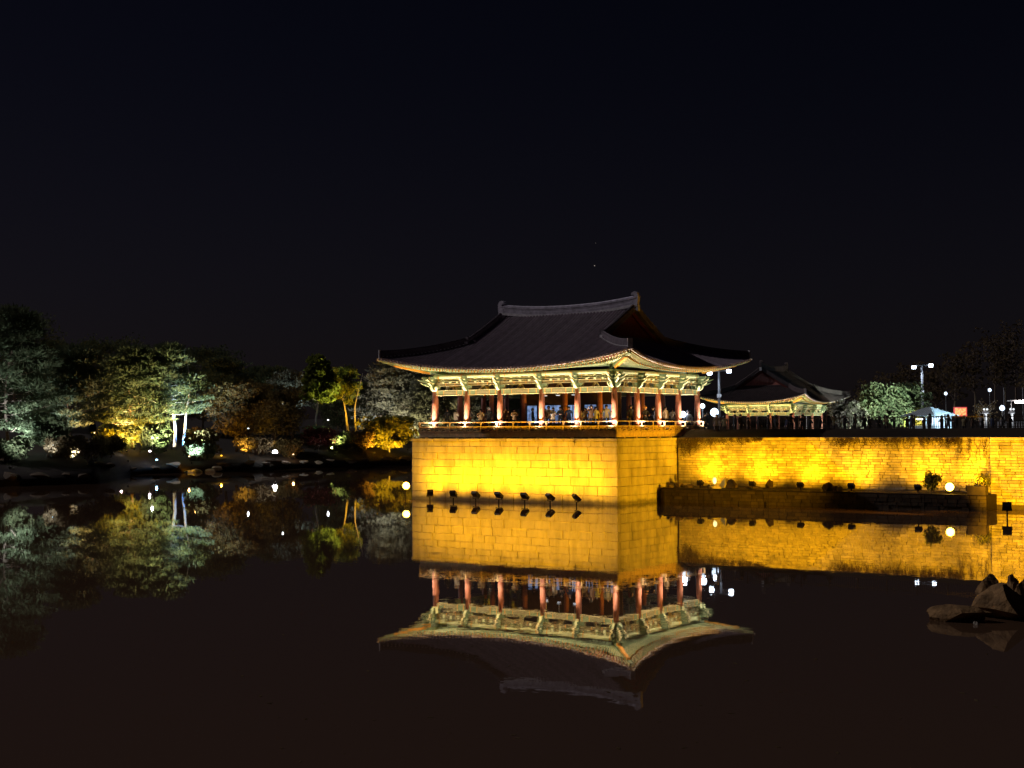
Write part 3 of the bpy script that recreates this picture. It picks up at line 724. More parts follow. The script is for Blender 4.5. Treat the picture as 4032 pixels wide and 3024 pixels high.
for i, sx_ in enumerate((1693, 1785, 1873, 1964, 2066, 2166, 2270)):
    p = atz(sx_, 1972+(sx_-1693)*.037, 0)
    flood((p[0], p[1], .60), (p[0]+(-1.5, -.6, 0, 0, 0, .6, 1.4)[i], 0, 3.7), f'black floodlight on a water post before the platform, {ORD[i]} from the left', 1600, cone=168, blend=1.0, w_=.46, h_=.6)
t_ = flood((-18.35, -1.25, 1.08), (-8, -9, 2.2), 'dazzling white floodlight at the left corner of the platform facing the viewer', 900, GOLD, 150, group='floodlights standing in the water before the platform', emis=E_WARM, w_=.5, h_=.5, dome=True)
for i, (sx_, sy_) in enumerate(((2757, 1905), (2962, 1908), (3151, 1914), (3352, 1924), (3615, 1932), (3818, 1941))):
    p = atz(sx_, sy_+8, 1.05); yy = min(p[1], 7.5)
    p = aty(sx_, sy_, 7.0)
    flood((p[0], 7.0, 1.42), (p[0]+.1, LY, 4.5), f'small black floodlight on the stone ledge, {ORD[i]} from the left', 1900, GOLD, 160, w_=.42, h_=.36, group='floodlights on the stone ledge', z0=1.0)
p = aty(3740, 1917, 7.0)
flood((p[0], 7.0, p[2]), (30, -30, 2.4), 'dazzling golden floodlight on the ledge before the right wall', 700, GOLD, 120, w_=.5, h_=.5, group='floodlights on the stone ledge', z0=1.0, emis=E_WARM, blend=.9, dome=True)
p = atz(3966, 2042, 0)
t_ = flood((p[0], p[1], .72), (25.6, LY-.5, 2.7), 'black floodlight on a post in the water before the right end of the wall', 14000, GOLD, 56, w_=.5, h_=.5, group='floodlights on the stone ledge')

lamp_light('SPOT', (-.2, .1, .9), 72000, GOLD, t_, (-p[0], 4.6-p[1], 2.6), 31, 1.0, .15)   # added beam without a head of its own, brightens the platform's right face
# uplights at the feet of the outer columns
UPC = (1.0, .87, .56)
cxs = [-hx]; [cxs.append(cxs[-1]+b_) for b_ in BXS]
cys = [-hy]; [cys.append(cys[-1]+b_) for b_ in BYS]
def uplight(x, y, n_, label, power, group, zf_=5.36):
    t_ = thing('column_uplight', label, 'uplight', (x, y, zf_), group)
    MB().lathe([(.07, 0), (.09, .03), (.09, .12)], 10).box((-n_[0]*.2, -n_[1]*.2, .04), (.06+abs(n_[0])*.34, .06+abs(n_[1])*.34, .03)).build('housing', BLACK, t_)
    MB().lathe([(.075, .121), (.075, .127)], 10).build('lens', E_AMBER, t_)
    lamp_light('SPOT', (0, 0, .16), 480, (1, .80, .60), t_, (0, 0, 2), 168, .9, .06)
    lamp_light('SPOT', (0, 0, .16), power, UPC, t_, (n_[0]*.45, n_[1]*.45, 2), 132, 1.0, .06)
for i, x in enumerate(cxs): uplight(pc.x+x-.02, ry0-.42, (0, -1), f'small uplight at the foot of the front column, {["leftmost","second from left","third from left","third from right","second from right","at the near corner"][i]}', 1550, 'uplights at the feet of the columns')
for i, y in enumerate(cys[1:]): uplight(rx1+.42, pc.y+y, (1, 0), f'small uplight at the foot of the right side column, {["first after the corner","second after the corner","third after the corner","at the far corner"][i]}', 1400, 'uplights at the feet of the columns')

# ================================================================ FAR PAVILION
joined = {}
p2 = thing('far_pavilion', 'smaller tiled pavilion with red gable standing farther back on the terrace', 'pavilion', (-17.1, 66.25, 4.75), None, math.pi/2, .82)
pavilion(p2, [3.45]*3, [3.33]*3, False, False, (.8, .8))
for (nm, k), (mb, m_) in joined.items(): mb.build(nm, m_, p2, kind='stuff')
MB().box((0, 0, -.1), (11.4, 10.8, .3)).build('stone_base', STONE, p2)
for i in range(4):
    t_ = thing('column_uplight', f'small uplight before the far pavilion, {ORD[i]} column from the left', 'uplight', (-21.2+2.73*i+.3, 59.6, 4.85), 'uplights of the far pavilion')
    MB().lathe([(.07, 0), (.09, .03), (.09, .12)], 10).build('housing', BLACK, t_); MB().lathe([(.075, .121), (.075, .127)], 10).build('lens', E_AMBER, t_)
    lamp_light('SPOT', (0, 0, .16), 1500, (1, .74, .30), t_, (0, -.2, 2), 150, .9, .06)
for i in range(3):
    t_ = thing('column_uplight', f'small uplight beside the far pavilion, {ORD[i]} on its right side', 'uplight', (-10.6, 62.6+3.4*i, 4.85), 'uplights of the far pavilion')
    MB().lathe([(.07, 0), (.09, .03), (.09, .12)], 10).build('housing', BLACK, t_); MB().lathe([(.075, .121), (.075, .127)], 10).build('lens', E_AMBER, t_)
    lamp_light('SPOT', (0, 0, .16), 500, (1, .85, .5), t_, (.2, 0, 2), 150, .9, .06)

# ================================================================ VEGETATION
from mathutils.bvhtree import BVHTree
gobj = [bpy.data.objects['ground'], bpy.data.objects['terrace_ground']]
def bvh_of(o): return BVHTree.FromPolygons([v.co for v in o.data.vertices], [tuple(p.vertices) for p in o.data.polygons])
BV = [bvh_of(o) for o in gobj]
def ghit(x, y):
    """where the line of sight through a pixel meets the ground"""
    d = Vector(ray(x, y)).normalized(); best = None
    for b_ in BV:
        h = b_.ray_cast(Vector(CAM), d)
        if h[0] is not None and (best is None or h[3] < best[1]): best = (h[0], h[3])
    return best[0] if best else None
def gz(x, y):
    zs_ = [h[0].z for h in (b_.ray_cast(Vector((x, y, 400)), Vector((0, 0, -1))) for b_ in BV) if h[0] is not None]
    return max(zs_) if zs_ else 0
def base_at(sx_, sy_, D):
    """ground point on the vertical plane through column sx_ at depth D"""
    p = atd(sx_, sy_, D); return Vector((p[0], p[1], gz(p[0], p[1])-.05))

def blade_cloud(mb, rnd, c, rad, n, size, up=.5, wid=.16, quad=False):
    for _ in range(n):
        while True:
            p = Vector((rnd.uniform(-1, 1), rnd.uniform(-1, 1), rnd.uniform(-1, 1)))
            if p.length < 1: break
        o = Vector((c[0]+p.x*rad[0], c[1]+p.y*rad[1], c[2]+p.z*rad[2]))
        d = Vector((p.x+rnd.uniform(-.7, .7), p.y+rnd.uniform(-.7, .7), p.z*.4+up+rnd.uniform(-.5, .5))).normalized()
        s_ = d.cross(Vector((rnd.uniform(-1, 1), rnd.uniform(-1, 1), rnd.uniform(-1, 1)))).normalized()*(size*wid); L_ = d*size*rnd.uniform(.6, 1.3)
        if quad: mb.add([o-s_, o+L_*.5-s_*1.6, o+L_, o+L_*.5+s_*1.6], [(0, 1, 2, 3)])
        else: mb.add([o-s_, o+s_, o+L_], [(0, 1, 2)])

def tree(name, label, sx_, sy_, D, h, wd, c0_=.4, leaf=None, bark=None, seed=1, style='pine', lean=0, n=46, dens=80, group='trees on the far bank', trunks=1, tr=.22, size=None, cat='tree', at=None):
    rnd = random.Random(seed); B = at if at is not None else base_at(sx_, sy_, D)
    root = thing(name, label, cat, B, group)
    right = Vector(_r0)
    for k in range(trunks):
        off = (k-(trunks-1)/2)*1.25
        path = []; rad = []; N = 9; ph = rnd.uniform(0, 6); am = h*.035
        for i in range(N+1):
            u = i/N; sw_ = math.sin(u*5+ph)*am*u+lean*h*u*u+off*(1+u*.8)
            path.append(right*sw_+Vector((0, rnd.uniform(-.1, .1)+math.cos(u*4+ph)*am*u, h*.93*u))); rad.append(tr*(1-.86*u)*(1 if k == 0 else .75))
        MB().tube(path, rad, 7).build('trunk', bark or BARK, root, smooth=True)
        if k == 0: main_path = path
    br = MB(); lf = MB()
    size = size or (.55 if style == 'pine' else .3)
    for i in range(n):
        u = c0_+(1-c0_)*((i+rnd.random())/n)**.9; u = min(u, .985)
        idx = u*9; a = int(min(idx, 8)); o = main_path[a].lerp(main_path[a+1], idx-a)
        az = i*2.39996+rnd.uniform(-.5, .5); v = (u-c0_)/(1-c0_)
        if style == 'pine': prof_ = (1-v)**.55*(.55+.45*min(1, v*5+.35)); rise = .05+.30*v; flat = .20
        elif style == 'round': prof_ = math.sqrt(max(.04, 1-(2*v-.9)**2/1.25)); rise = .25+.5*v; flat = .75
        elif style == 'cone': prof_ = (1-v)**.75+.10; rise = .30; flat = .8
        else: prof_ = .6+.4*rnd.random(); rise = .7; flat = .7
        ln = wd/2*prof_*rnd.uniform(.55, 1.12)
        d = Vector((math.cos(az), math.sin(az), 0)); tip = o+d*ln+Vector((0, 0, ln*rise+rnd.uniform(-.3, .3)))
        mid = o.lerp(tip, .5)+Vector((rnd.uniform(-.2, .2), rnd.uniform(-.2, .2), -.06*ln if style == 'pine' else .12*ln))
        r0 = max(.025, tr*.32*(1-u*.7)); br.tube([o, mid, tip], [r0, r0*.65, r0*.25], 4, cap=False)
        for q in (.55, .8, 1.0):
            c_ = o.lerp(mid, q*2) if q < .5 else mid.lerp(tip, (q-.5)*2)
            rr = wd*(.10 if style == 'pine' else .085)*rnd.uniform(.6, 1.35)+.12
            blade_cloud(lf, rnd, c_+Vector((0, 0, rr*.2)), (rr*1.25, rr*1.25, rr*flat+.05), int(dens*rnd.uniform(.2, .45)), size, up=.55 if style == 'pine' else .1, wid=.17 if style == 'pine' else .42, quad=style != 'pine')
    br.build('branches', bark or BARK, root, kind='stuff')
    if lf.v: lf.build('crown', leaf or PINE, root)
    return root
def px2m(px, D): return px*D/FOC

# --- far left bank
def T(name, label, sx_, D, top, wpx, c0_, leaf, bark, seed, style='pine', n=60, dens=150, by=None, **k):
    B = base_at(sx_, 1750, D); by = proj(B)[1]
    return tree(name, label, sx_, 1750, D, px2m(by-top, D), px2m(wpx, D), c0_, leaf, bark, seed, style, n=n, dens=dens, at=B, **k)
T('pine_tree', 'tallest dark pine at the left edge of the far bank', 30, 153, 1195, 470, .16, PINE, BARK, 11, n=50, dens=300)
T('pine_tree', 'dark broad pine just right of the tallest one on the far bank', 275, 166, 1350, 380, .2, PINE, BARK, 12, n=48, dens=300)
T('pine_tree', 'yellow lit pine with glowing orange trunk on the far bank', 520, 188, 1352, 350, .20, PINE, BARK, 13, n=58, dens=320)
T('pine_tree', 'pine with tall pale and blue lit twin trunks on the far bank', 705, 191, 1345, 320, .36, PINE, BARKPALE, 14, n=56, dens=330, trunks=2, tr=.30)
T('pine_tree', 'dark pine behind, right of the blue lit twin trunks', 890, 222, 1400, 330, .25, PINE, BARK, 15, n=64, dens=160)
T('pine_tree', 'dark pine behind the russet tree on the far bank', 1075, 226, 1440, 280, .25, PINE, BARK, 16, n=60, dens=160)
T('broadleaf_tree', 'round russet leaved tree lit orange from below', 930, 197, 1555, 270, .28, RUSSET, BARK, 17, 'round', n=84, dens=170)
T('broadleaf_tree', 'dim russet leaved tree right of the brighter russet one', 1085, 204, 1570, 230, .26, RUSSET, BARK, 18, 'round', n=70, dens=150)
T('broadleaf_tree', 'tall slim yellow green tree with bare splayed lower branches', 1245, 214, 1393, 150, .50, GINKGO, BARKPALE, 19, 'cone', n=70, dens=170, size=.42)
T('broadleaf_tree', 'cool grey lit leafy tree left of the slim yellow green one', 1150, 222, 1480, 160, .5, PINEGREY, BARK, 20, 'round', n=40, dens=120)
T('broadleaf_tree', 'tree with amber lit forked trunk right of the slim yellow green one', 1385, 222, 1448, 125, .58, GINKGO, BARKPALE, 21, 'round', n=36, dens=120, trunks=2, tr=.26)
T('pine_tree', 'broad grey drooping pine behind the left eave of the pavilion', 1545, 232, 1425, 340, .10, PINEGREY, BARK, 22, n=64, dens=280)
T('pine_tree', 'pale olive pine seen between the left columns of the pavilion', 1690, 226, 1480, 240, .10, PINEGREY, BARKPALE, 23, n=52, dens=240)
T('pine_tree', 'dim pine seen between the second and third columns', 1860, 222, 1500, 230, .15, PINEGREY, BARK, 24, n=40, dens=220)
T('round_shrub', 'round bush glowing yellow beside the platform', 1532, 217, 1682, 195, .12, SHRUB, BARKPALE, 25, 'round', n=80, dens=170, cat='shrub', tr=.13)
T('small_maple', 'small red maple lit pink near the water of the far bank', 1255, 206, 1722, 135, .42, MAPLE, BARKPALE, 26, 'round', n=30, dens=90, tr=.11)
T('small_pine', 'low green pine just behind the red maple', 1245, 211, 1690, 150, .50, PINE, BARK, 27, n=36, dens=110, tr=.12)
T('small_pine', 'low pine leaning over the water lit pale at the far left', 190, 152, 1655, 230, .35, PINE, BARK, 28, n=44, dens=130, tr=.14)
T('shrub', 'bare shrub lit icy blue at the left water edge', 345, 148, 1765, 120, .15, DRY, BARKPALE, 29, 'bare', n=50, dens=20, cat='shrub', tr=.07, size=.2)
T('shrub', 'low orange lit shrub under the yellow pine', 470, 181, 1710, 150, .15, SHRUB, BARKPALE, 30, 'round', n=44, dens=90, cat='shrub', tr=.08)
T('shrub', 'dark round shrub between the yellow pine and the twin trunks', 612, 183, 1690, 110, .12, PINE, BARK, 31, 'round', n=44, dens=130, cat='shrub', tr=.09)
T('shrub', 'russet shrub at the foot of the orange lit russet tree', 800, 186, 1715, 130, .12, RUSSET, BARK, 32, 'round', n=44, dens=100, cat='shrub', tr=.08)
LOW = [('below the tallest dark pine', 20, 146, 170, 42), ('below the low pale lit pine', 250, 151, 150, 42), ('between the ice blue shrub and the yellow pine', 425, 167, 110, 42), ('right of the twin trunks at the water', 790, 184, 120, 36), ('below the middle of the russet trees', 1000, 194, 130, 38), ('right of the brightest white lamp', 1135, 198, 110, 40), ('right of the red maple', 1325, 211, 110, 44), ('below the forked amber trunk', 1415, 214, 110, 50)]
for i, (lb, sx_, D, wpx, hpx) in enumerate(LOW):
    tree('low_shrub', 'low dark shrub '+lb, sx_, 1750, D, px2m(hpx, D), px2m(wpx, D), .08, (PINE, DRY, RUSSET)[i % 3], BARK, 140+i, 'round', n=44, dens=110, cat='shrub', tr=.06, size=.24, group='low shrubs along the far bank')
BGL = ['behind the tallest pine', 'between the tallest and the broad dark pine', 'left behind the yellow lit pine', 'right behind the yellow lit pine', 'behind the right of the twin trunk pine', 'behind the brighter russet tree', 'in the gap right of the slim yellow green tree', 'left behind the grey drooping pine', 'right behind the grey drooping pine', 'seen through the second bay', 'seen through the middle bay']
for i, (sx_, tw, top, D) in enumerate(((60, 320, 1260, 215), (180, 330, 1330, 225), (420, 320, 1370, 232), (600, 300, 1375, 236), (800, 280, 1390, 238), (1000, 260, 1440, 245), (1330, 200, 1560, 262), (1450, 240, 1500, 255), (1620, 260, 1440, 255), (1780, 260, 1470, 250), (1980, 260, 1500, 250))):
    T('background_tree', 'dark wood tree '+BGL[i], sx_, D, top, tw, .12, PINE, BARK, 60+i, 'pine' if i % 2 else 'round', n=60, dens=130, group='dark wood behind the far bank')

# --- terrace side trees
tree('pine_tree', 'rounded pine lit pale green behind the terrace fence', 3520, 1665, 156, px2m(150, 156), px2m(235, 156), .25, PINE, BARK, 41, 'round', n=64, dens=120, group='trees on the terrace')
tree('pine_tree', 'low yellowish pine leaning right behind the fence', 3625, 1665, 150, px2m(85, 150), px2m(150, 150), .3, SHRUB, BARK, 42, n=36, dens=110, lean=.25, group='trees on the terrace', tr=.14)
tree('small_tree', 'grey leaved tree at the right end of the far pavilion', 3345, 1670, 152, px2m(95, 152), px2m(130, 152), .3, PINEGREY, BARK, 43, 'round', n=40, dens=100, group='trees on the terrace', tr=.12)
tree('sapling', 'slender sapling with yellowish leaves above the rounded pine', 3560, 1660, 186, px2m(180, 186), px2m(60, 186), .72, SHRUB, BARK, 44, 'round', n=14, dens=70, group='trees on the terrace', tr=.08)
tree('small_tree', 'bare twiggy round tree lit white under a star like lamp', 3880, 1665, 160, px2m(105, 160), px2m(110, 160), .3, DRY, BARKPALE, 45, 'bare', n=44, dens=12, group='trees on the terrace', tr=.1, size=.2)
HLB = ['left above the rounded pine', 'above the rounded pine', 'left of the tall grey light pole', 'right of the tall grey light pole', 'above the booth', 'above the gap right of the booth', 'above the glowing notice board', 'left above the bare twiggy tree', 'right above the bare twiggy tree', 'second from the right picture edge', 'cut by the right picture edge']
HX = (3420, 3500, 3590, 3690, 3760, 3840, 3920, 4000, 4060, 3660, 3960)
for i, (sx_, th) in enumerate(((3420, 190), (3500, 230), (3590, 270), (3690, 280), (3760, 310), (3840, 330), (3920, 350), (4000, 370), (4060, 360), (3660, 240), (3960, 300))):
    D = 205+13*(i % 4)
    th *= .86; tree('hill_tree', 'thin leafless hill tree '+HLB[sorted(HX).index(sx_)], sx_, 1640, D, px2m(th, D), px2m(120, D), .3, DRY, BARK, 80+i, 'bare', n=40, dens=16, group='trees on the dark hill', tr=.15, size=.35)

# --- vines hanging over the retaining wall's top
def vine(label, x0, x1, drop, seed, n):
    rnd = random.Random(seed); root = thing('climbing_vine', label, 'vine', (x0, LY, 4.6), 'vines on the retaining wall'); st_ = MB(); lf = MB()
    for i in range(n):
        x = rnd.uniform(0, x1-x0); L_ = drop(x/(x1-x0))*rnd.uniform(.3, 1.05); p = Vector((x, -.07, .12)); path = [p]
        for k in range(6):
            p = p+Vector((rnd.uniform(-.13, .13), rnd.uniform(-.02, .015), -L_/6)); p.y = min(-.05, max(-.12, p.y)); path.append(p)
            if rnd.random() < .5: q = p+Vector((rnd.uniform(-.25, .25), -.02, rnd.uniform(-.12, .05))); st_.tube([p, q], [.009, .005], 3, cap=False); path_l = q
            for _ in range(3):
                c_ = p+Vector((rnd.uniform(-.12, .12), -.03, rnd.uniform(-.1, .1))); a = rnd.uniform(0, 6.28); s_ = rnd.uniform(.018, .042)
                e1 = Vector((math.cos(a), rnd.uniform(-.5, .5), math.sin(a)))*s_; e2 = Vector((-math.sin(a), rnd.uniform(-.5, .5), math.cos(a)))*s_
                lf.add([c_-e1, c_+e2*.7, c_+e1, c_-e2*.7], [(0, 1, 2, 3)])
        st_.tube(path, [.014]*3+[.009]*4, 3, cap=False)
    st_.build('stems', VINE, root, kind='stuff'); lf.build('leaves', VINE, root, kind='stuff')
vine('dense dry vine covering the wall corner beside the platform', .3, 2.6, lambda u: 1.55*(1-u)+.4, 1, 60)
vine('dry vine fringe along the wall top, second from the platform', 2.4, 7.0, lambda u: .95*(1-u)+.2, 2, 52)
vine('leafy vine fringe at the middle of the wall top', 12.0, 17.2, lambda u: .7, 3, 60)
vine('leafy vine fringe on the right part of the wall top', 17.0, 21.5, lambda u: .8-.2*u, 4, 56)
vine('sparse long vine near the right end of the wall', 20.0, 23.4, lambda u: 1.7, 5, 16)

# --- rocks and plants on the ledge
RKL = [('dark jagged rock at the left end of the ledge', 2640, 1922, .5, .3, ROCK), ('second dark jagged rock near the left end of the ledge', 2672, 1920, .7, .42, ROCK), ('low dark rock left of the first ledge floodlight', 2718, 1921, .9, .3, ROCK),
       ('tall pale rock glowing gold on the ledge', 2850, 1914, .75, .95, ROCKPALE), ('low pale boulder glowing gold before the tall pale rock', 2818, 1924, 1.0, .5, ROCKPALE), ('dark wedge shaped rock right of the tall pale rock', 2880, 1921, .8, .75, ROCK),
       ('small dark rock left of the glowing boulder', 2790, 1922, .4, .35, ROCK), ('flat dark rock between the second and third ledge stones', 2968, 1923, 1.2, .25, ROCK), ('squarish dark block standing on the ledge', 3028, 1926, .7, .75, ROCK), ('small dark stone right of the squarish block', 3056, 1918, .25, .2, ROCK),
       ('large dark stone of the trio on the ledge', 3262, 1934, .75, .85, ROCK), ('middle stone of the trio on the ledge', 3291, 1935, .4, .6, ROCK), ('smallest stone of the trio on the ledge', 3310, 1936, .4, .45, ROCK),
       ('pale rock under the last ledge floodlight', 3822, 1945, .7, .3, ROCKPALE), ('pale flat rock left of the dark end block', 3858, 1946, .6, .3, ROCKPALE)]
for i, (lb, sx_, sy_, a, h_, m_) in enumerate(RKL):
    p = atz(sx_, sy_, 1.02); y = max(5.9, min(p[1], 7.9)); p = aty(sx_, sy_, y)
    o = rock(MB(), (0, 0, h_*.30), (a*.8, a*.64, h_*.95), 100+i, sub=2).build('rock', m_); o.location = (p[0], y, 1.02); tag(o, lb, 'rock', 'rocks on the ledge')
o = MB().lathe([(.05, 0), (.13, .15), (.15, .3), (.1, .46), (.03, .5)], 10).build('glowing_marker', glowmat('lit_marker', (1, .85, .35), 2.2)); p = aty(2814, 1893, 7.3); o.location = (p[0], 7.3, 1.33); tag(o, 'small egg shaped lit lamp on the ledge beside the tall pale rock', 'lamp')
o2 = MB().tube([(0, 0, -.32), (0, 0, .02)], .03, 6).build('stem', BLACK, o)
tree('small_shrub', 'small leafy shrub lit gold before the right wall', 3655, 1930, 90, 1.0, .8, .4, SHRUB, BARK, 51, 'round', n=18, dens=60, group='plants on the ledge', cat='shrub', tr=.05, size=.14, at=Vector((aty(3668, 1930, 7.1)[0], 7.1, 1.0)))
tree('small_shrub', 'sparse twig plant beside the last ledge floodlight', 3850, 1930, 90, .9, 1.2, .3, SHRUB, BARK, 53, 'round', n=12, dens=40, group='plants on the ledge', cat='shrub', tr=.03, size=.12, at=Vector((aty(3868, 1930, 8.3)[0], 8.3, 1.05)))
# twig plant growing out of the platform's front joint
tw = MB(); rnd = random.Random(3)
for k in range(7): tw.tube([(0, .03, 0), (rnd.uniform(-.12, .12), -.1, rnd.uniform(-.05, .1)), (rnd.uniform(-.28, .28), -.18, rnd.uniform(-.28, .12))], [.018, .012, .006], 4)
tw.tube([(0, .03, .2), (.02, -.06, -.1), (.05, -.1, -.3)], [.03, .025, .01], 5)
p = aty(2263, 1738, -.02); o = tw.build('twig_plant', VINE); o.location = p; tag(o, 'small bare plant growing from a joint near the platform top', 'plant')

# --- rocks in the water, lower right foreground
FROCK = mat('brown_foreground_rock', (.24, .14, .055), .85, .55, 3.5, 1.0, 9)
FR = [('large flat topped brown rock at the right edge of the foreground water', 3990, 2395, (1.5, 1.2, 1.0), FROCK), ('broad dark low rock left of the large brown one', 3770, 2405, (1.25, .8, .45), FROCK), ('golden pointed rock standing behind the foreground rocks', 3898, 2300, (.62, .5, .72), FROCK),
      ('slender dark upright stone behind the large brown rock', 3993, 2310, (.28, .28, .95), FROCK), ('golden wedge between the two foreground rocks', 3888, 2350, (.6, .45, .62), FROCK), ('rock cut by the right edge of the picture', 4040, 2320, (.5, .5, .9), FROCK), ('small pebble at the waterline between the foreground rocks', 3846, 2425, (.12, .1, .12), ROCKPALE)]
for i, (lb, sx_, sy_, d, m_) in enumerate(FR):
    p = atz(sx_, sy_+35, 0); o = rock(MB(), (0, 0, d[2]*.22), d, 300+i, sub=3, rough=.3).build('rock', m_); o.location = p; tag(o, lb, 'rock', 'rocks in the foreground water')

# ================================================================ GARDEN LAMPS of the far bank
def garden(sx_, sy_, D, col, power, em, label, hood=False, post=None, cone=140, r_=.16, kind='SPOT', aim=None):
    if post is None:
        P = base_at(sx_, sy_, D)+Vector((0, 0, .25))
    else: P = Vector(atd(sx_, sy_, D))
    g_ = gz(P.x, P.y); t_ = thing('garden_lamp', label, 'lamp', (P.x, P.y, min(g_, P.z-.1)), 'garden lamps of the far bank'); z_ = P.z-t_.location.z
    MB().tube([(0, 0, -.05), (0, 0, z_-.05)], .035, 6).build('post', BLACK, t_)
    if hood:
        MB().lathe([(.05, z_-.15), (.13, z_-.12), (.15, z_+.10), (.12, z_+.10), (.12, z_-.02), (.02, z_-.03)], 10).build('housing', BLACK, t_)
        MB().lathe([(.11, z_-.015), (.11, z_-.005)], 10).build('lens', em, t_)
    else:
        MB().lathe([(r_*.5, z_-.12), (r_*1.05, z_-.08), (r_*1.1, z_-.03)], 8).build('housing', BLACK, t_)
        MB().lathe([(r_*.9, z_-.028), (r_, z_+.02), (r_*.8, z_+r_*.7), (r_*.3, z_+r_)], 8).build('lens', em, t_)
    if power: lamp_light(kind, (0, 0, z_+(.12 if hood else r_+.15)), power, col, t_, aim if aim is not None else (0, 0, 30), cone, .9, .12)
    return t_
YEL = (1, .50, .03); WHT = (.92, .96, 1); BLU = (.25, .55, 1); GRN = (1, .95, .35); PNK = (1, .72, .8); ORA = (1, .45, .12)
tc_ = Vector((-_f[0], -_f[1], 0)).normalized()      # horizontal direction from the bank towards the viewer
# (column, depth, colour, power, label): hooded uplights under the trees
UPL = [(500, 182.5, YEL, 11000, 150, 'hooded yellow lamp at the foot of the yellow lit pine'), (552, 184, YEL, 11000, 150, 'hooded yellow lamp right of the yellow lit pine foot'), (445, 177, YEL, 4500, 140, 'hooded yellow lamp left of the orange lit shrub'), (530, 186.5, (1, .72, .30), 34000, 110, 'hooded amber lamp close behind the yellow pine shrub'),
       (676, 190.3, (1, .92, .75), 420, 120, 'hooded white lamp before the pale twin trunk'), (744, 190.3, (.10, .33, 1), 6000, 120, 'hooded blue lamp before the right twin trunk'), (655, 188, (.95, 1, .5), 17000, 90, 'hooded greenish lamp left of the twin trunks'), (765, 188, (.6, .85, 1), 15000, 90, 'hooded ice blue lamp right of the twin trunks'),
       (868, 192, YEL, 1500, 130, 'hooded amber lamp at the foot of the russet tree'), (960, 192, (1, .62, .1), 2200, 130, 'hooded orange lamp under the middle of the russet tree'), (1060, 198, (1, .62, .1), 700, 120, 'hooded orange lamp under the dim russet tree'),
       (1305, 210, GRN, 22000, 80, 'hooded greenish lamp under the slim yellow green tree'), (1375, 217, YEL, 12000, 90, 'hooded amber lamp at the foot of the forked trunk'), (1160, 216, (.7, .9, 1), 6000, 80, 'hooded white lamp under the cool grey tree'),
       (1475, 213.5, YEL, 4200, 165, 'hooded yellow lamp under the left of the glowing bush'), (1558, 213.8, YEL, 4600, 165, 'hooded yellow lamp under the right of the glowing bush'), (1440, 224, (.75, .85, 1), 6000, 100, 'hooded cool lamp at the left foot of the grey drooping pine'), (1605, 222, (1, .92, .55), 8000, 100, 'hooded pale lamp at the right foot of the grey drooping pine'), (1700, 219, (1, .92, .5), 9000, 110, 'hooded pale lamp behind the leftmost column'), (1850, 216, (.9, .9, .7), 3000, 110, 'hooded pale lamp behind the second bay'),
       (1275, 203, PNK, 45, 130, 'hooded pink lamp at the foot of the small red maple'), (1225, 203, PNK, 40, 130, 'hooded pink lamp left of the small red maple'), (1240, 208, (.5, 1, .5), 700, 110, 'hooded green lamp behind the small red maple'),
       (60, 149, (.75, .87, 1), 9000, 90, 'hooded white lamp at the foot of the tallest dark pine'), (200, 149, (.7, .8, 1), 700, 110, 'hooded cool lamp under the low pine at the far left'), (310, 161, (1, .55, .25), 6500, 80, 'hooded orange lamp under the dark broad pine'), (235, 161, (.65, .8, 1), 5000, 80, 'hooded cool lamp under the dark broad pine')]
FRONT = [(40, 141, (.85, .9, .95), 8500, 62, 7, 'hooded cool lamp near the water aimed at the tallest dark pine'), (285, 150, (.8, .85, .9), 9000, 62, 7, 'hooded pale lamp near the water aimed at the broad dark pine'), (505, 175, (1, .78, .38), 30000, 60, 9, 'hooded amber lamp near the water aimed at the yellow pine crown'), (615, 178.5, (.95, 1, .55), 26000, 56, 10, 'hooded green white lamp near the water left of the twin trunks'), (755, 180.5, (.70, .90, 1), 30000, 56, 10, 'hooded cool lamp near the water right of the twin trunks'),
         (1320, 206.5, GRN, 24000, 60, 13, 'hooded green lamp near the water aimed at the slim tree'), (1530, 219.5, (1, .92, .75), 22000, 84, 7, 'hooded warm white lamp behind the glowing bush')]
for (sx_, D, col, pw, cn_, hh, lb) in FRONT: garden(sx_, 1750, D, col, pw, E_GOLDSOFT, lb, hood=True, cone=cn_, aim=(-tc_.x*10, -tc_.y*10, hh))
for (sx_, D, col, pw, cn_, lb) in UPL: garden(sx_, 1750, D, col, pw, E_GOLDSOFT, lb, hood=True, cone=cn_, aim=(-tc_.x*2.5, -tc_.y*2.5, 9))
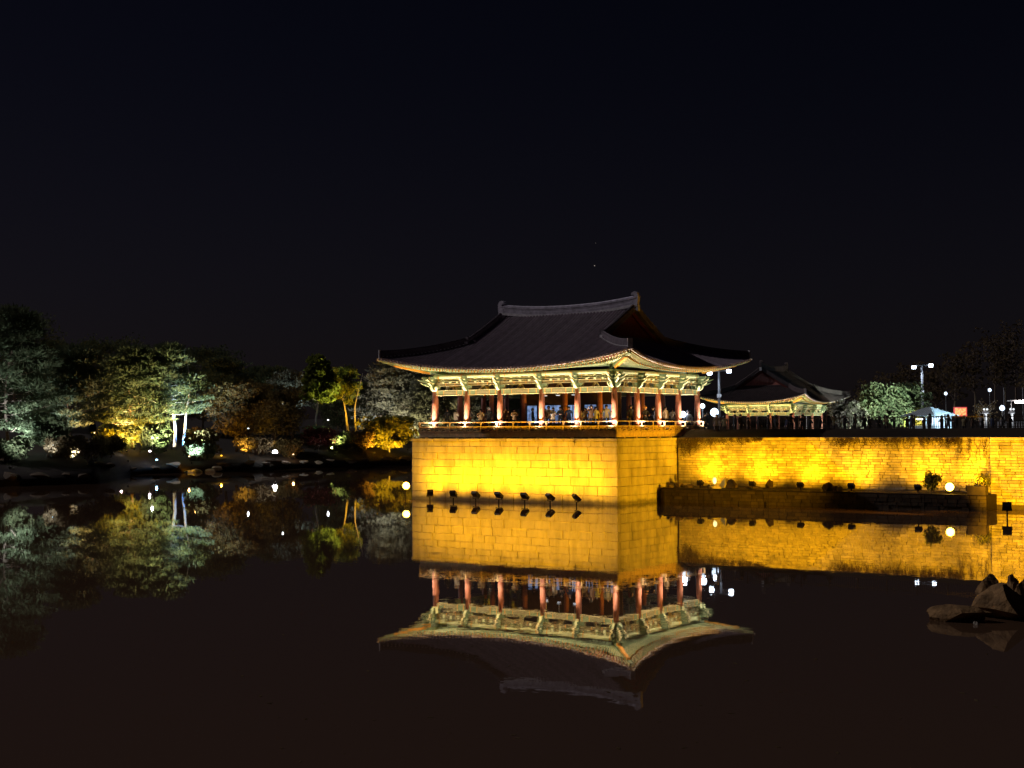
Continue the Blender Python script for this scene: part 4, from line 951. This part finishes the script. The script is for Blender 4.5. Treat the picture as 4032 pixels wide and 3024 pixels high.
G2 = [(1083, 1783, 192, WHT, 260, glowmat('lit_lens_bright', (1, .92, .95), 40), 'brightest round white lamp near the water of the far bank', .62), (478, 1803, 178, PNK, 30, E_PINK, 'pinkish white lamp before the yellow pine', .42), (590, 1778, 178, PNK, 60, E_PINK, 'pinkish lamp right of the yellow pine trunk', .26), (617, 1812, 176, BLU, 50, E_BLUE, 'small blue lamp at the water edge below the twin trunks', .26), (357, 1863, 146, BLU, 160, E_BLUE, 'ice blue lamp at the left water edge under the bare shrub', .24),
      (745, 1798, 179, ORA, 30, E_AMBER, 'small amber lamp on the rocks right of the twin trunks', .2), (1155, 1790, 196, ORA, 40, E_AMBER, 'small amber lamp on the rocks left of the red maple', .2), (872, 1795, 190, YEL, 60, E_GOLDSOFT, 'short glowing amber lamp beside the russet shrub', .2), (103, 1842, 144, WHT, 20, E_WHITE, 'tiny white lamp low on the left bank', .14),
      (185, 1712, 158, (.85, 1, .8), 120, E_WHITE, 'pale green lamp under the boughs at the far left', .34), (210, 1752, 150, BLU, 25, E_BLUE, 'small blue lamp hanging low at the far left', .16), (372, 1705, 176, ORA, 40, E_AMBER, 'tiny amber lamp above the orange shrub', .16),
      (388, 1735, 176, GRN, 90, E_AMBER, 'small greenish lamp left of the yellow pine', .2), (600, 1726, 180, WHT, 60, E_WHITE, 'white lamp in the dark gap left of the twin trunks', .26), (770, 1700, 186, ORA, 40, E_AMBER, 'amber lamp right of the twin trunks', .2),
      (978, 1688, 188, WHT, 20, E_WHITE, 'small white lamp in the russet tree', .2), (1114, 1592, 200, WHT, 10, E_WHITE, 'tiny white lamp high above the russet trees', .15), (1292, 1655, 208, WHT, 30, E_WHITE, 'white lamp in the dark gap under the slim tree', .26), (5, 1780, 148, ORA, 20, E_AMBER, 'tiny amber lamp at the left edge of the picture', .12)]
for (sx_, sy_, D, col, pw, em, lb, r_) in G2: garden(sx_, sy_, D, col, pw, em, lb, r_=r_*.58, post=True, kind='POINT')
# bank rocks
BRL = ['below the twin trunks, lit amber', 'right of the amber lit one', 'left below the twin trunks', 'below the russet shrub', 'just right below the russet shrub', 'left of the brightest white lamp', 'right of the brightest white lamp', 'left of the red maple', 'below the red maple', 'right of the red maple', 'right of the ice blue lamp', 'farther right of the ice blue lamp', 'left of the ice blue lamp', 'below the yellow pine', 'below the dark round shrub', 'below the gap left of the russet tree', 'below the dim russet tree', 'below the forked trunk', 'left of the glowing bush', 'below the glowing bush', 'between the glowing bush and the platform', 'at the left picture edge', 'below the low pale lit pine', 'below the dark broad pine']
for i, (sx_, D) in enumerate(((738, 178.5), (765, 179), (690, 178), (830, 181.5), (850, 182.5), (1050, 190), (1125, 193), (1190, 197), (1250, 200.5), (1300, 203), (392, 150), (425, 158), (325, 142), (520, 173), (610, 175.5), (880, 184), (985, 187.5), (1380, 206), (1440, 209), (1515, 212), (1590, 215), (40, 137.5), (150, 139), (260, 141))):
    rr = random.uniform(.7, 1.5); o = rock(MB(), (0, 0, .1), (rr*1.6, rr, rr*.5), 500+i).build('bank_rock', ROCKPALE if i < 10 else ROCK); o.location = base_at(sx_, 1750, D); tag(o, 'low boulder at the water '+BRL[i], 'rock', 'boulders along the far bank')
garden_extra = [(735, 177.2, YEL, 120, 'hooded amber lamp on the amber lit boulder')]
for (sx_, D, col, pw, lb) in garden_extra: garden(sx_, 1750, D, col, pw, E_GOLDSOFT, lb, hood=True, aim=(-tc_.x*4, -tc_.y*4, 1.5))

# ================================================================ TERRACE FURNITURE
# iron picket fence along the berm
fe = thing('picket_fence', 'dark iron picket fence running along the terrace above the right wall', 'fence', (2.2, 12.0, 5.34))
FL = 29.0
MB().bar((0, 0, .80), (FL, 0, .82), .05, .05).build('top_rail', IRON, fe); MB().bar((0, 0, .12), (FL, 0, .12), .04, .04).build('bottom_rail', IRON, fe)
pk = MB().box((0, 0, .46), (.028, .028, .86)).mesh('picket', IRON); ps = MB().box((0, 0, .45), (.075, .075, 1.0)).box((0, 0, .97), (.10, .10, .05)).mesh('fence_post', IRON)
k = 0; x = 0
while x < FL:
    if k % 14 == 0: o = link('fence_post', ps, fe)
    else: o = link('picket', pk, fe)
    o.location = (x, 0, 0); x += .155; k += 1
# twin headed area lights
def pole(loc, top, label, heads, power):
    t_ = thing('light_pole', label, 'light pole', loc, 'twin headed light poles'); h = top-loc[2]
    MB().tube([(0, 0, 0), (0, 0, h*.5), (0, 0, h)], [.16, .14, .11], 8).build('mast', METAL, t_)
    rv = Vector(_r0); MB().bar(-rv*.9+Vector((0, 0, h)), rv*.9+Vector((0, 0, h+.1)), .08, .08).build('crossarm', METAL, t_)
    MB().box((0, 0, h*.62), (.35, .3, .35)).build('junction_box', WHITEP, t_)
    for sgn in (-1, 1):
        c_ = rv*(sgn*1.0)+Vector((0, 0, h+(.12 if sgn > 0 else -.08)))
        hd = MB().box(c_, (.55, .4, .24), 0, (rv, Vector((rv.y, -rv.x, 0)), Vector((0, 0, 1))), .8).build('lamp_head', METAL, t_)
        fr_ = Vector((-_f[0], -_f[1], -.4)).normalized(); sd_ = fr_.cross(Vector((0, 0, 1))).normalized(); up_ = sd_.cross(fr_)
        MB().box(c_+fr_*.25, (.46, .02, .34), 0, (sd_, fr_, up_)).build('lens', E_COOL, hd)
        lamp_light('SPOT', c_+fr_*.35, power, (.75, .85, 1), t_, c_+fr_*.35+Vector((sgn*.5, 0, -3)), 150, .9, .2)
pole((-13.2, 43.5, 4.7), 11.3, 'tall pole with twin white lamps behind the right eave of the main pavilion', 2, 500)
pole((-2.4, 75.3, 4.6), 12.7, 'tall grey pole with twin white lamps behind the rounded pine', 2, 1200)
# round cool lamps on posts
CL = [(2766, 1599, 118, .22, 'cool white globe lamp seen right of the last column'), (2813, 1624, 116, .36, 'largest cool white globe lamp beside the far pavilion'), (2690, 1632, 112, .26, 'cool white globe lamp seen between the last two columns'), (3175, 1610, 165, .22, 'cool blue globe lamp under the right eave of the far pavilion'),
      (3724, 1550, 190, .22, 'star like white lamp high on the dark hill'), (3897, 1536, 175, .22, 'star like white lamp above the bare twiggy tree'), (3946, 1607, 155, .3, 'bright white globe lamp near the right edge behind the fence')]
for (sx_, sy_, D, r_, lb) in CL:
    P = Vector(atd(sx_, sy_, D)); g_ = max(4.5, gz(P.x, P.y)); g_ = min(g_, P.z-.5)
    t_ = thing('globe_lamp', lb, 'lamp', (P.x, P.y, g_), 'cool lamps on the terrace'); z_ = P.z-g_
    MB().tube([(0, 0, 0), (0, 0, z_-r_*.8)], .05, 8).build('post', METAL, t_)
    MB().lathe([(r_*math.sin(a), z_-r_*math.cos(a)) for a in np.linspace(.15, 3.0, 9)], 14).build('globe', glowmat('lit_globe', (.66, .80, 1), 2.6), t_, smooth=True)
    lamp_light('POINT', (0, 0, z_+r_+.1), 110, (.7, .82, 1), t_, rad=.2)
# ticket booth with a ribbed pale roof
bp_ = atd(3660, 1640, 140); bz = 4.75
bo = thing('booth', 'small booth with pale blue ribbed hip roof behind the fence', 'booth', (bp_[0], bp_[1], bz), None, R(-20))
W2, D2, ez, az_ = 2.3, 1.9, 1.86, 2.78
for (x, y) in ((-1.6, -1.3), (1.6, -1.3), (1.6, 1.3), (-1.6, 1.3)): MB().box((x, y, .95), (.12, .12, 1.9)).build('post', WHITEP, bo)
MB().box((0, 1.2, .9), (3.0, .08, 1.7)).build('back_wall', WHITEP, bo)
MB().box((0, -1.15, .45), (3.0, .5, .9)).build('counter', WHITEP, bo)
BLUEROOF = mat('pale_blue_roof_sheet', (.42, .62, .70), .5, .12, 3)
rf = MB().add([(-W2, -D2, ez), (W2, -D2, ez), (W2, D2, ez), (-W2, D2, ez), (-.25, 0, az_), (.25, 0, az_)], [(0, 1, 5, 4), (1, 2, 5), (2, 3, 4, 5), (3, 0, 4), (3, 2, 1, 0)]).build('roof', BLUEROOF, bo)
for i in range(15):
    x = -W2+.16+(2*W2-.32)*i/14; u = min(1, (W2-abs(x))/(W2-.25)); MB().bar((x, -D2+.0, ez+.03), (x, -D2+D2*u*.97, ez+(az_-ez)*u*.97+.03), .09, .06).build('roof_rib', WHITEP, rf)
for i in range(11):
    y = -D2+.16+(2*D2-.32)*i/10; u = min(1, (D2-abs(y))/D2); MB().bar((W2, y, ez+.03), (W2-(W2-.25)*u*.97, y, ez+(az_-ez)*u*.97+.03), .09, .06).build('roof_rib', WHITEP, rf)
MB().box((-.4, -1.0, 1.55), (.9, .1, .12)).build('lit_tube', glowmat('lit_tube', (.7, .85, 1), 9), bo); lamp_light('POINT', (0, 0, 1.5), 120, (.7, .85, 1), bo, rad=.15)
bl_ = thing('spot_lamp', 'cool spot lamp on a short post shining on the booth roof', 'lamp', tuple(Vector((bp_[0], bp_[1], bz))+tc_*4.2+Vector((1.2, 0, 0))), None)
MB().tube([(0, 0, 0), (0, 0, 1.5)], .04, 6).build('post', BLACK, bl_); MB().box((0, 0, 1.6), (.3, .2, .2)).build('housing', BLACK, bl_); lamp_light('SPOT', (0, 0, 1.85), 1500, (.5, .82, 1), bl_, (-tc_.x*4, -tc_.y*4, 2.6), 100, .8, .1)
# red LED notice board
c_ = Vector(atd(3781, 1621, 140)); sb = thing('led_sign', 'glowing orange and red LED notice board behind the fence', 'sign', (c_.x, c_.y, 4.75))
z_ = c_.z-4.75; fr_ = Vector((-_f[0], -_f[1], 0)).normalized(); sd_ = Vector(_r0); ax = (sd_, fr_, Vector((0, 0, 1)))
MB().box((0, 0, z_), (1.34, .16, .94), 0, ax).build('cabinet', glowmat('lit_red_border', (1, .03, .01), .7), sb)
SCR = bpy.data.materials.new('led_screen'); SCR.use_nodes = True; t = SCR.node_tree; b = t.nodes['Principled BSDF']; b.inputs['Base Color'].default_value = (.03, .02, .02, 1); g = t.nodes.new('ShaderNodeNewGeometry'); nz = t.nodes.new('ShaderNodeTexNoise'); nz.inputs['Scale'].default_value = 6
cr = t.nodes.new('ShaderNodeValToRGB'); cr.color_ramp.elements[0].color = (1, .10, .01, 1); cr.color_ramp.elements[0].position = .3; cr.color_ramp.elements[1].color = (1, .50, .16, 1); cr.color_ramp.elements[1].position = .55
t.links.new(g.outputs['Position'], nz.inputs['Vector']); t.links.new(nz.outputs[0], cr.inputs[0]); t.links.new(cr.outputs[0], b.inputs['Emission Color']); b.inputs['Emission Strength'].default_value = 1.25
MB().box(Vector((0, 0, z_))+fr_*.086, (1.14, .01, .74), 0, ax).build('screen', SCR, sb)
for q in (-.5, .5): MB().tube([sd_*q, sd_*q+Vector((0, 0, z_-.45))], .05, 6).build('leg', METAL, sb)
# post lamps with two small globes, white barrier, canopy lamp bar
for sx_, lb in ((3882, 'white post with two small round lamps, left of the pair'), (3986, 'white post with two small round lamps, right of the pair')):
    P = Vector(atd(sx_, 1685, 125)); t_ = thing('post_lamp', lb, 'lamp', (P.x, P.y, 4.85), 'twin globe post lamps')
    MB().lathe([(.16, 0), (.13, .2), (.11, 1.75), (.13, 1.8)], 10).build('shaft', WHITEP, t_); MB().lathe([(.05, 1.8), (.34, 1.84), (.30, 2.0), (.08, 2.05)], 12).build('cap', WHITEP, t_)
    for q in (-.14, .14): MB().lathe([(.1*math.sin(a), -.1*math.cos(a)) for a in np.linspace(.1, 3.04, 7)], 10, (_r0[0]*q, _r0[1]*q, 2.22)).build('globe', glowmat('lit_small_globe', (.9, .95, 1), 1.3), t_, smooth=True)
    lamp_light('POINT', tuple(tc_*.5+Vector((0, 0, 1.5))), 14, (.9, .95, 1), t_, rad=.05)
P = Vector(atd(3930, 1690, 128)); wb = thing('white_barrier', 'white picket barrier behind the iron fence near the right edge', 'barrier', (P.x, P.y, 4.85))
MB().bar((0, 0, 1.05), _r0*3.4+np.array([0, 0, 1.05]), .06, .06).build('rail', WHITEP, wb)
for i in range(14): MB().box(Vector(_r0*(.25*i))+Vector((0, 0, .55)), (.06, .06, 1.1)).build('picket', WHITEP, wb)
P = Vector(atd(4020, 1584, 150)); cn = thing('canopy_lamp', 'long glowing lamp under a canopy at the right edge of the picture', 'lamp', (P.x, P.y, 4.75)); z_ = P.z-4.75
MB().box((0, 0, z_+.18), (2.6, 1.4, .12), 0, ax).build('canopy', WHITEP, cn); MB().box(tc_*.5+Vector((0, 0, z_)), (1.7, .12, .2), 0, ax).build('tube', glowmat('lit_bar', (1, .82, .78), 6), cn)
for q in (-1.1, 1.1): MB().tube([sd_*q, sd_*q+Vector((0, 0, z_+.15))], .06, 6).build('post', METAL, cn)
lamp_light('POINT', tuple(tc_*1.2+Vector((0, 0, z_))), 150, (1, .85, .8), cn, rad=.2)
P = Vector(atd(3990, 1560, 165)); nb = thing('green_net_screen', 'dim green mesh screen behind the right post lamps', 'screen', (P.x, P.y, 4.7)); nm = MB()
NET = mat('green_net', (.03, .16, .09), .8, .2)
for q in range(8): nm.bar(sd_*(-1.0+q*.29)+Vector((0, 0, P.z-5.6)), sd_*(-1.0+q*.29)+Vector((0, 0, P.z-3.7)), .16, .03)
nm.build('mesh_strips', NET, nb, kind='stuff')
for q in (-1.15, 1.15): MB().tube([sd_*q, sd_*q+Vector((0, 0, P.z-3.6))], .05, 6).build('post', METAL, nb)
# stars over the roof
for (sx_, sy_, r_, lb) in ((2341, 1046, .9, 'bright star above the pavilion roof'), (2345, 957, .55, 'faint star higher above the pavilion roof')):
    o = MB().lathe([(r_*math.sin(a), -r_*math.cos(a)) for a in np.linspace(.1, 3.04, 7)], 8).build('star', glowmat('star_light', (1, .85, .75), .35 if r_ > .6 else .12)); o.location = atd(sx_, sy_, 2600); tag(o, lb, 'star')

# ================================================================ PEOPLE
import bmesh
def person_mesh(pose):
    J = {'pel': (0, 0, .93, .145), 'sp': (0, .01, 1.12, .135), 'ch': (0, .0, 1.32, .16), 'nk': (0, -.005, 1.475, .062), 'hb': (0, -.02, 1.545, .078), 'hd': (0, -.02, 1.63, .098), 'ht': (0, -.01, 1.69, .075), 'no': (0, -.125, 1.59, .016)}
    arms = {'stand': ((.27, .02, 1.14), (.26, -.08, .90)), 'photo': ((.30, -.16, 1.30), (.12, -.30, 1.55)), 'lean': ((.28, -.14, 1.15), (.18, -.36, 1.05)), 'sit': ((.27, -.08, 1.12), (.16, -.30, .98)), 'folded': ((.27, -.06, 1.14), (.02, -.20, 1.16))}[pose]
    E_ = [('pel', 'sp'), ('sp', 'ch'), ('ch', 'nk'), ('nk', 'hb'), ('hb', 'hd'), ('hd', 'ht'), ('hd', 'no')]
    for s_, q in ((1, 'l'), (-1, 'r')):
        J['sh'+q] = (.17*s_, 0, 1.39, .08); J['el'+q] = (arms[0][0]*s_, arms[0][1], arms[0][2], .055); J['wr'+q] = (arms[1][0]*s_, arms[1][1], arms[1][2], .038)
        v = Vector(arms[1])-Vector(arms[0]); v.normalize(); J['ha'+q] = ((arms[1][0]+v.x*.08)*s_, arms[1][1]+v.y*.08, arms[1][2]+v.z*.08, .036)
        if pose == 'sit': L_ = ((.10, -.02, .90, .10), (.13, -.46, .92, .072), (.13, -.44, .50, .046), (.13, -.56, .46, .036))
        else: L_ = ((.10, .0, .86, .105), (.115, -.02, .49, .068), (.12, .03, .09, .044), (.125, -.12, .04, .036))
        for nme, jj in zip(('hi', 'kn', 'an', 'to'), L_): J[nme+q] = (jj[0]*s_, jj[1], jj[2], jj[3])
        E_ += [('ch', 'sh'+q), ('sh'+q, 'el'+q), ('el'+q, 'wr'+q), ('wr'+q, 'ha'+q), ('pel', 'hi'+q), ('hi'+q, 'kn'+q), ('kn'+q, 'an'+q), ('an'+q, 'to'+q)]
    names = list(J); bm = bmesh.new(); sk = bm.verts.layers.skin.verify()
    vs_ = {}
    for nme in names:
        v = bm.verts.new(J[nme][:3]); v[sk].radius = (J[nme][3],)*2; v[sk].use_root = nme == 'pel'; vs_[nme] = v
    for a, b_ in E_: bm.edges.new((vs_[a], vs_[b_]))
    me = bpy.data.meshes.new('person'); bm.to_mesh(me); bm.free()
    ob = bpy.data.objects.new('tmp', me); COL.objects.link(ob)
    ob.modifiers.new('s', 'SKIN'); md = ob.modifiers.new('u', 'SUBSURF'); md.levels = 1
    dg = bpy.context.evaluated_depsgraph_get(); ev = ob.evaluated_get(dg); m2 = ev.to_mesh()
    mb = MB(); mb.add([v.co.copy() for v in m2.vertices], [tuple(p.vertices) for p in m2.polygons]); ev.to_mesh_clear()
    bpy.data.objects.remove(ob)
    # fingers rooted in the palm, then clothing zones
    hands = []
    for s_, q in ((1, 'l'), (-1, 'r')):
        h = Vector(J['ha'+q][:3]); d = (h-Vector(J['wr'+q][:3])).normalized(); sd_ = d.cross(Vector((0, 0, 1)));
        sd_ = sd_.normalized() if sd_.length > .05 else Vector((1, 0, 0)); hands.append(h)
        for k, (o_, L_) in enumerate(((-.028, .06), (-.009, .075), (.010, .07), (.028, .055))): mb.tube([h+sd_*o_, h+sd_*o_+d*L_*.6, h+sd_*o_+d*L_+Vector((0, 0, -.015))], [.009, .008, .006], 4)
        mb.tube([h-d*.03+sd_*.03*s_, h+sd_*.06*s_+d*.01, h+sd_*.055*s_+d*.04], [.011, .009, .007], 4)
    ms = []
    for f_ in mb.f:
        c_ = sum((Vector(mb.v[i]) for i in f_), Vector())/len(f_)
        if c_.z > 1.50 and math.hypot(c_.x, c_.y) < .14: k = 0
        elif min((c_-h).length for h in hands) < .10: k = 0
        elif pose == 'sit': k = 1 if (c_.z > .96 and c_.y > -.36) or c_.z > 1.02 else (3 if c_.z < .50 else 2)
        else: k = 1 if c_.z > .80 else (3 if c_.z < .09 else 2)
        ms.append(k)
    mb.m = ms
    return mb
SKIN = mat('skin', (.50, .33, .25), .6, .05); TROU = mat('dark_trousers', (.03, .03, .035), .8, .2); SHOE = mat('dark_shoes', (.02, .02, .02), .6, .1); HAIRM = mat('dark_hair', (.012, .010, .010), .5, .2); HAIRG = mat('grey_hair', (.30, .29, .28), .6, .2)
COATS = {n_: mat('coat_'+n_, c, .85, .18, 8) for n_, c in dict(beige=(.46, .38, .28), black=(.02, .02, .022), tan=(.40, .27, .13), brown=(.17, .10, .06), cream=(.62, .56, .45), olive=(.24, .20, .10), white=(.70, .72, .78), navy=(.03, .04, .08), grey=(.20, .20, .21), yellow=(.55, .48, .12)).items()}
PM = {}; 
for ps_ in ('stand', 'photo', 'lean', 'sit', 'folded'):
    PM[ps_] = person_mesh(ps_).mesh('person', [SKIN, COATS['black'], TROU, SHOE], True)
hb_ = MB().lathe([(.115, -.035), (.122, .03), (.105, .085), (.06, .115), (.01, .122)], 12, (0, .012, 1.64))
hb_.box((0, .075, 1.58), (.19, .09, .14)); HM = hb_.mesh('hair', HAIRM, True); HMG = hb_.mesh('hair', HAIRG, True)
em_ = MB(); [em_.lathe([(.002, -.012), (.013, 0), (.002, .012)], 6, (q, -.108, 1.625)) for q in (-.035, .035)]; em_.box((0, -.112, 1.56), (.045, .012, .01)); EYES = em_.mesh('eyes', HAIRM)
HATM = MB().lathe([(.135, -.03), (.14, .03), (.12, .09), (.05, .125), (.03, .16), (.005, .165)], 12, (0, .0, 1.65)).mesh('hat', ORANGE, True)
def person(x, y, z_, label, coat, pose='stand', face=0, ht=1.68, group=None, grey=False, hat=False, detail=True):
    o = link('person', PM[pose]); tag(o, label, 'person', group); s_ = ht/1.76 if pose != 'sit' else ht/1.76
    o.location = (x, y, z_-(.46*s_ if pose == 'sit' else 0)); o.rotation_euler[2] = face; o.scale = (s_*1.06, s_*1.06, s_)
    sl_ = o.material_slots[1]; sl_.link = 'OBJECT'; sl_.material = COATS[coat]
    link('hair', HMG if grey else HM, o)
    if detail: link('eyes', EYES, o)
    if hat: link('hat', HATM, o)
    if pose == 'photo' and detail: MB().box((0, -.40, 1.60), (.15, .012, .075)).build('phone', BLACK, o)
    return o
FCAM = YAW*-1      # facing -Y rotated to the viewer
PL = [(1761, 1.35, 'person in black coat standing beside the leftmost column', 'black', 'stand', .5, 1.62), (1795, 1.25, 'person in beige coat standing with back turned, left bay', 'beige', 'folded', 2.9, 1.62), (1893, 1.3, 'person in tan jacket leaning on the rail in the second bay', 'tan', 'lean', .6, 1.58), (1925, 1.7, 'grey haired person in dark coat in the second bay', 'black', 'stand', .4, 1.72),
      (1992, 1.6, 'person in brown coat right of the third column', 'brown', 'stand', .5, 1.70), (2026, 1.3, 'person in tan padded jacket in the middle bay', 'tan', 'folded', .7, 1.58), (2098, 3.2, 'dark silhouetted person before the leftmost window', 'black', 'stand', 2.0, 1.62), (2160, 1.5, 'person in cream coat behind two seated people', 'cream', 'stand', .5, 1.74),
      (2178, 1.15, 'person with dark hair in beige coat beside the cream coat', 'beige', 'lean', .4, 1.60), (2207, 1.4, 'person in black coat with arms folded, fourth bay', 'black', 'folded', .6, 1.66), (2240, 1.8, 'person in navy coat left of the fifth column', 'navy', 'stand', .5, 1.68), (2288, 1.2, 'small child in cream patterned top at the rail', 'cream', 'lean', .5, 1.42),
      (2305, 1.5, 'person in tan coat half hidden behind the child', 'tan', 'stand', .2, 1.55), (2328, 1.3, 'person in brown coat raising a phone to take a picture', 'brown', 'photo', .3, 1.74), (2346, 1.7, 'person in yellow jacket beside the photographer', 'yellow', 'stand', .8, 1.62), (2388, 1.4, 'person in olive coat left of the near corner column', 'olive', 'stand', .5, 1.75),
      (1850, 1.2, 'seated person in grey jacket at the rail of the second bay', 'grey', 'sit', .5, 1.66), (2145, 1.1, 'seated child in brown jacket before the cream coat', 'brown', 'sit', .4, 1.5)]
for (sx_, y, lb, ct, ps_, fc, ht) in PL:
    p = aty(sx_, 1650, y); person(p[0], y, FLOOR if ps_ != 'sit' else FLOOR+.42, lb, ct, ps_, fc, ht, 'visitors in the main pavilion', 'grey haired' in lb)
for (sx_, xx, lb, ct, ps_, fc, ht) in ((2484, -2.4, 'dark clothed person behind the first right side column', 'black', 'stand', .8, 1.78), (2541, -1.5, 'person in black coat wearing an orange hat', 'black', 'lean', .9, 1.66), (2572, -1.4, 'person in dark coat with pale scarf looking down', 'navy', 'folded', -.6, 1.66), (2620, -1.5, 'person in beige coat behind the golden fret railing', 'beige', 'stand', 1.2, 1.70), (2648, -1.3, 'person in white jacket right of the beige coat', 'white', 'lean', .8, 1.55)):
    d = ray(sx_, 1650); k = (xx-CAM[0])/d[0]; p = CAM+d*k; person(xx, p[1], FLOOR, lb, ct, ps_, fc, ht, 'visitors in the main pavilion', hat='hat' in lb)
# crowd on the terrace
person(*atd(2710, 1650, 112)[:2], 5.0, 'person in white jacket lit blue on the terrace beyond the last column', 'white', 'stand', .6, 1.95, 'visitors on the terrace')
person(*atd(2775, 1650, 110)[:2], 5.0, 'left of two dark people standing beside the far pavilion', 'black', 'stand', 1.2, 1.66, 'visitors on the terrace')
person(*atd(2787, 1650, 111)[:2], 5.05, 'right of two dark people standing beside the far pavilion', 'navy', 'photo', -.5, 1.74, 'visitors on the terrace')
person(*atd(2822, 1650, 104)[:2], 4.9, 'person in grey jacket at the left end of the picket fence', 'grey', 'stand', .5, 1.62, 'visitors on the terrace')
rnd = random.Random(5); seen = {}
PT = {'stand': 'standing', 'folded': 'with folded arms', 'photo': 'raising a phone', 'lean': 'leaning forward'}; OR2 = ['first', 'second', 'third', 'fourth', 'fifth', 'sixth']
for i in range(34):
    sx_ = 2850+i*(1120/33)+rnd.uniform(-10, 10); D = rnd.uniform(106, 118); p = atd(sx_, 1650, D); zz = gz(p[0], p[1])
    ct = rnd.choice(['black', 'black', 'navy', 'brown', 'grey', 'black', 'olive']); ps_ = rnd.choice(['stand', 'stand', 'folded', 'photo', 'lean'])
    zn = 'before the far pavilion' if sx_ < 3160 else 'right of the far pavilion' if sx_ < 3400 else 'before the rounded pine' if sx_ < 3570 else 'before the booth' if sx_ < 3760 else 'right of the booth'
    lb = f'visitor in {ct} coat {PT[ps_]} behind the fence {zn}'; seen[lb] = seen.get(lb, 0)+1
    if seen[lb] > 1: lb = lb.replace(' standing', '')+f', {OR2[seen[lb]-1]}'
    person(p[0], p[1], max(zz, 4.8), lb, ct, ps_, rnd.uniform(-3, 3), rnd.uniform(1.5, 1.74), 'crowd behind the picket fence', detail=False)
# lamps for the terrace pines
for (sx_, D, dx, pw, col, lb) in ((3520, 148, 0, 15000, (.8, 1, .85), 'hooded cool lamp before the rounded terrace pine'), (3640, 146, 0, 3500, (1, .85, .5), 'hooded warm lamp before the low yellowish pine'), (3350, 147, 0, 1200, (.85, .85, 1), 'hooded lamp before the grey leaved terrace tree'), (3880, 155, 0, 700, (.95, .95, 1), 'hooded lamp under the bare twiggy tree')):
    t_ = garden(sx_, 1650, D, col, pw, E_COOL, lb, hood=True, aim=(-tc_.x*8, -tc_.y*8, 4.5)); t_['group'] = 'lamps under the terrace trees'

# floating leaves and specks on the pond
lv = MB(); rnd = random.Random(9)
for i in range(260):
    if i < 150: x, y = rnd.uniform(-19, 26), rnd.uniform(-14, 3)
    else: p = atz(rnd.uniform(900, 4000), rnd.uniform(2150, 3000), 0); x, y = p[0], p[1]
    if -19 < x < .3 and y > -.3: continue
    a = rnd.uniform(0, 6.3); L_ = rnd.uniform(.03, .10); c_, s_ = math.cos(a)*L_, math.sin(a)*L_
    lv.add([(x-c_, y-s_, .006), (x+s_*.4, y-c_*.4, .008), (x+c_, y+s_, .012), (x-s_*.4, y+c_*.4, .006)], [(0, 1, 2, 3)])
o = lv.build('floating_leaves', DRY, kind='stuff'); o['label'] = 'tiny fallen leaves floating on the dark pond'; o['category'] = 'leaves'
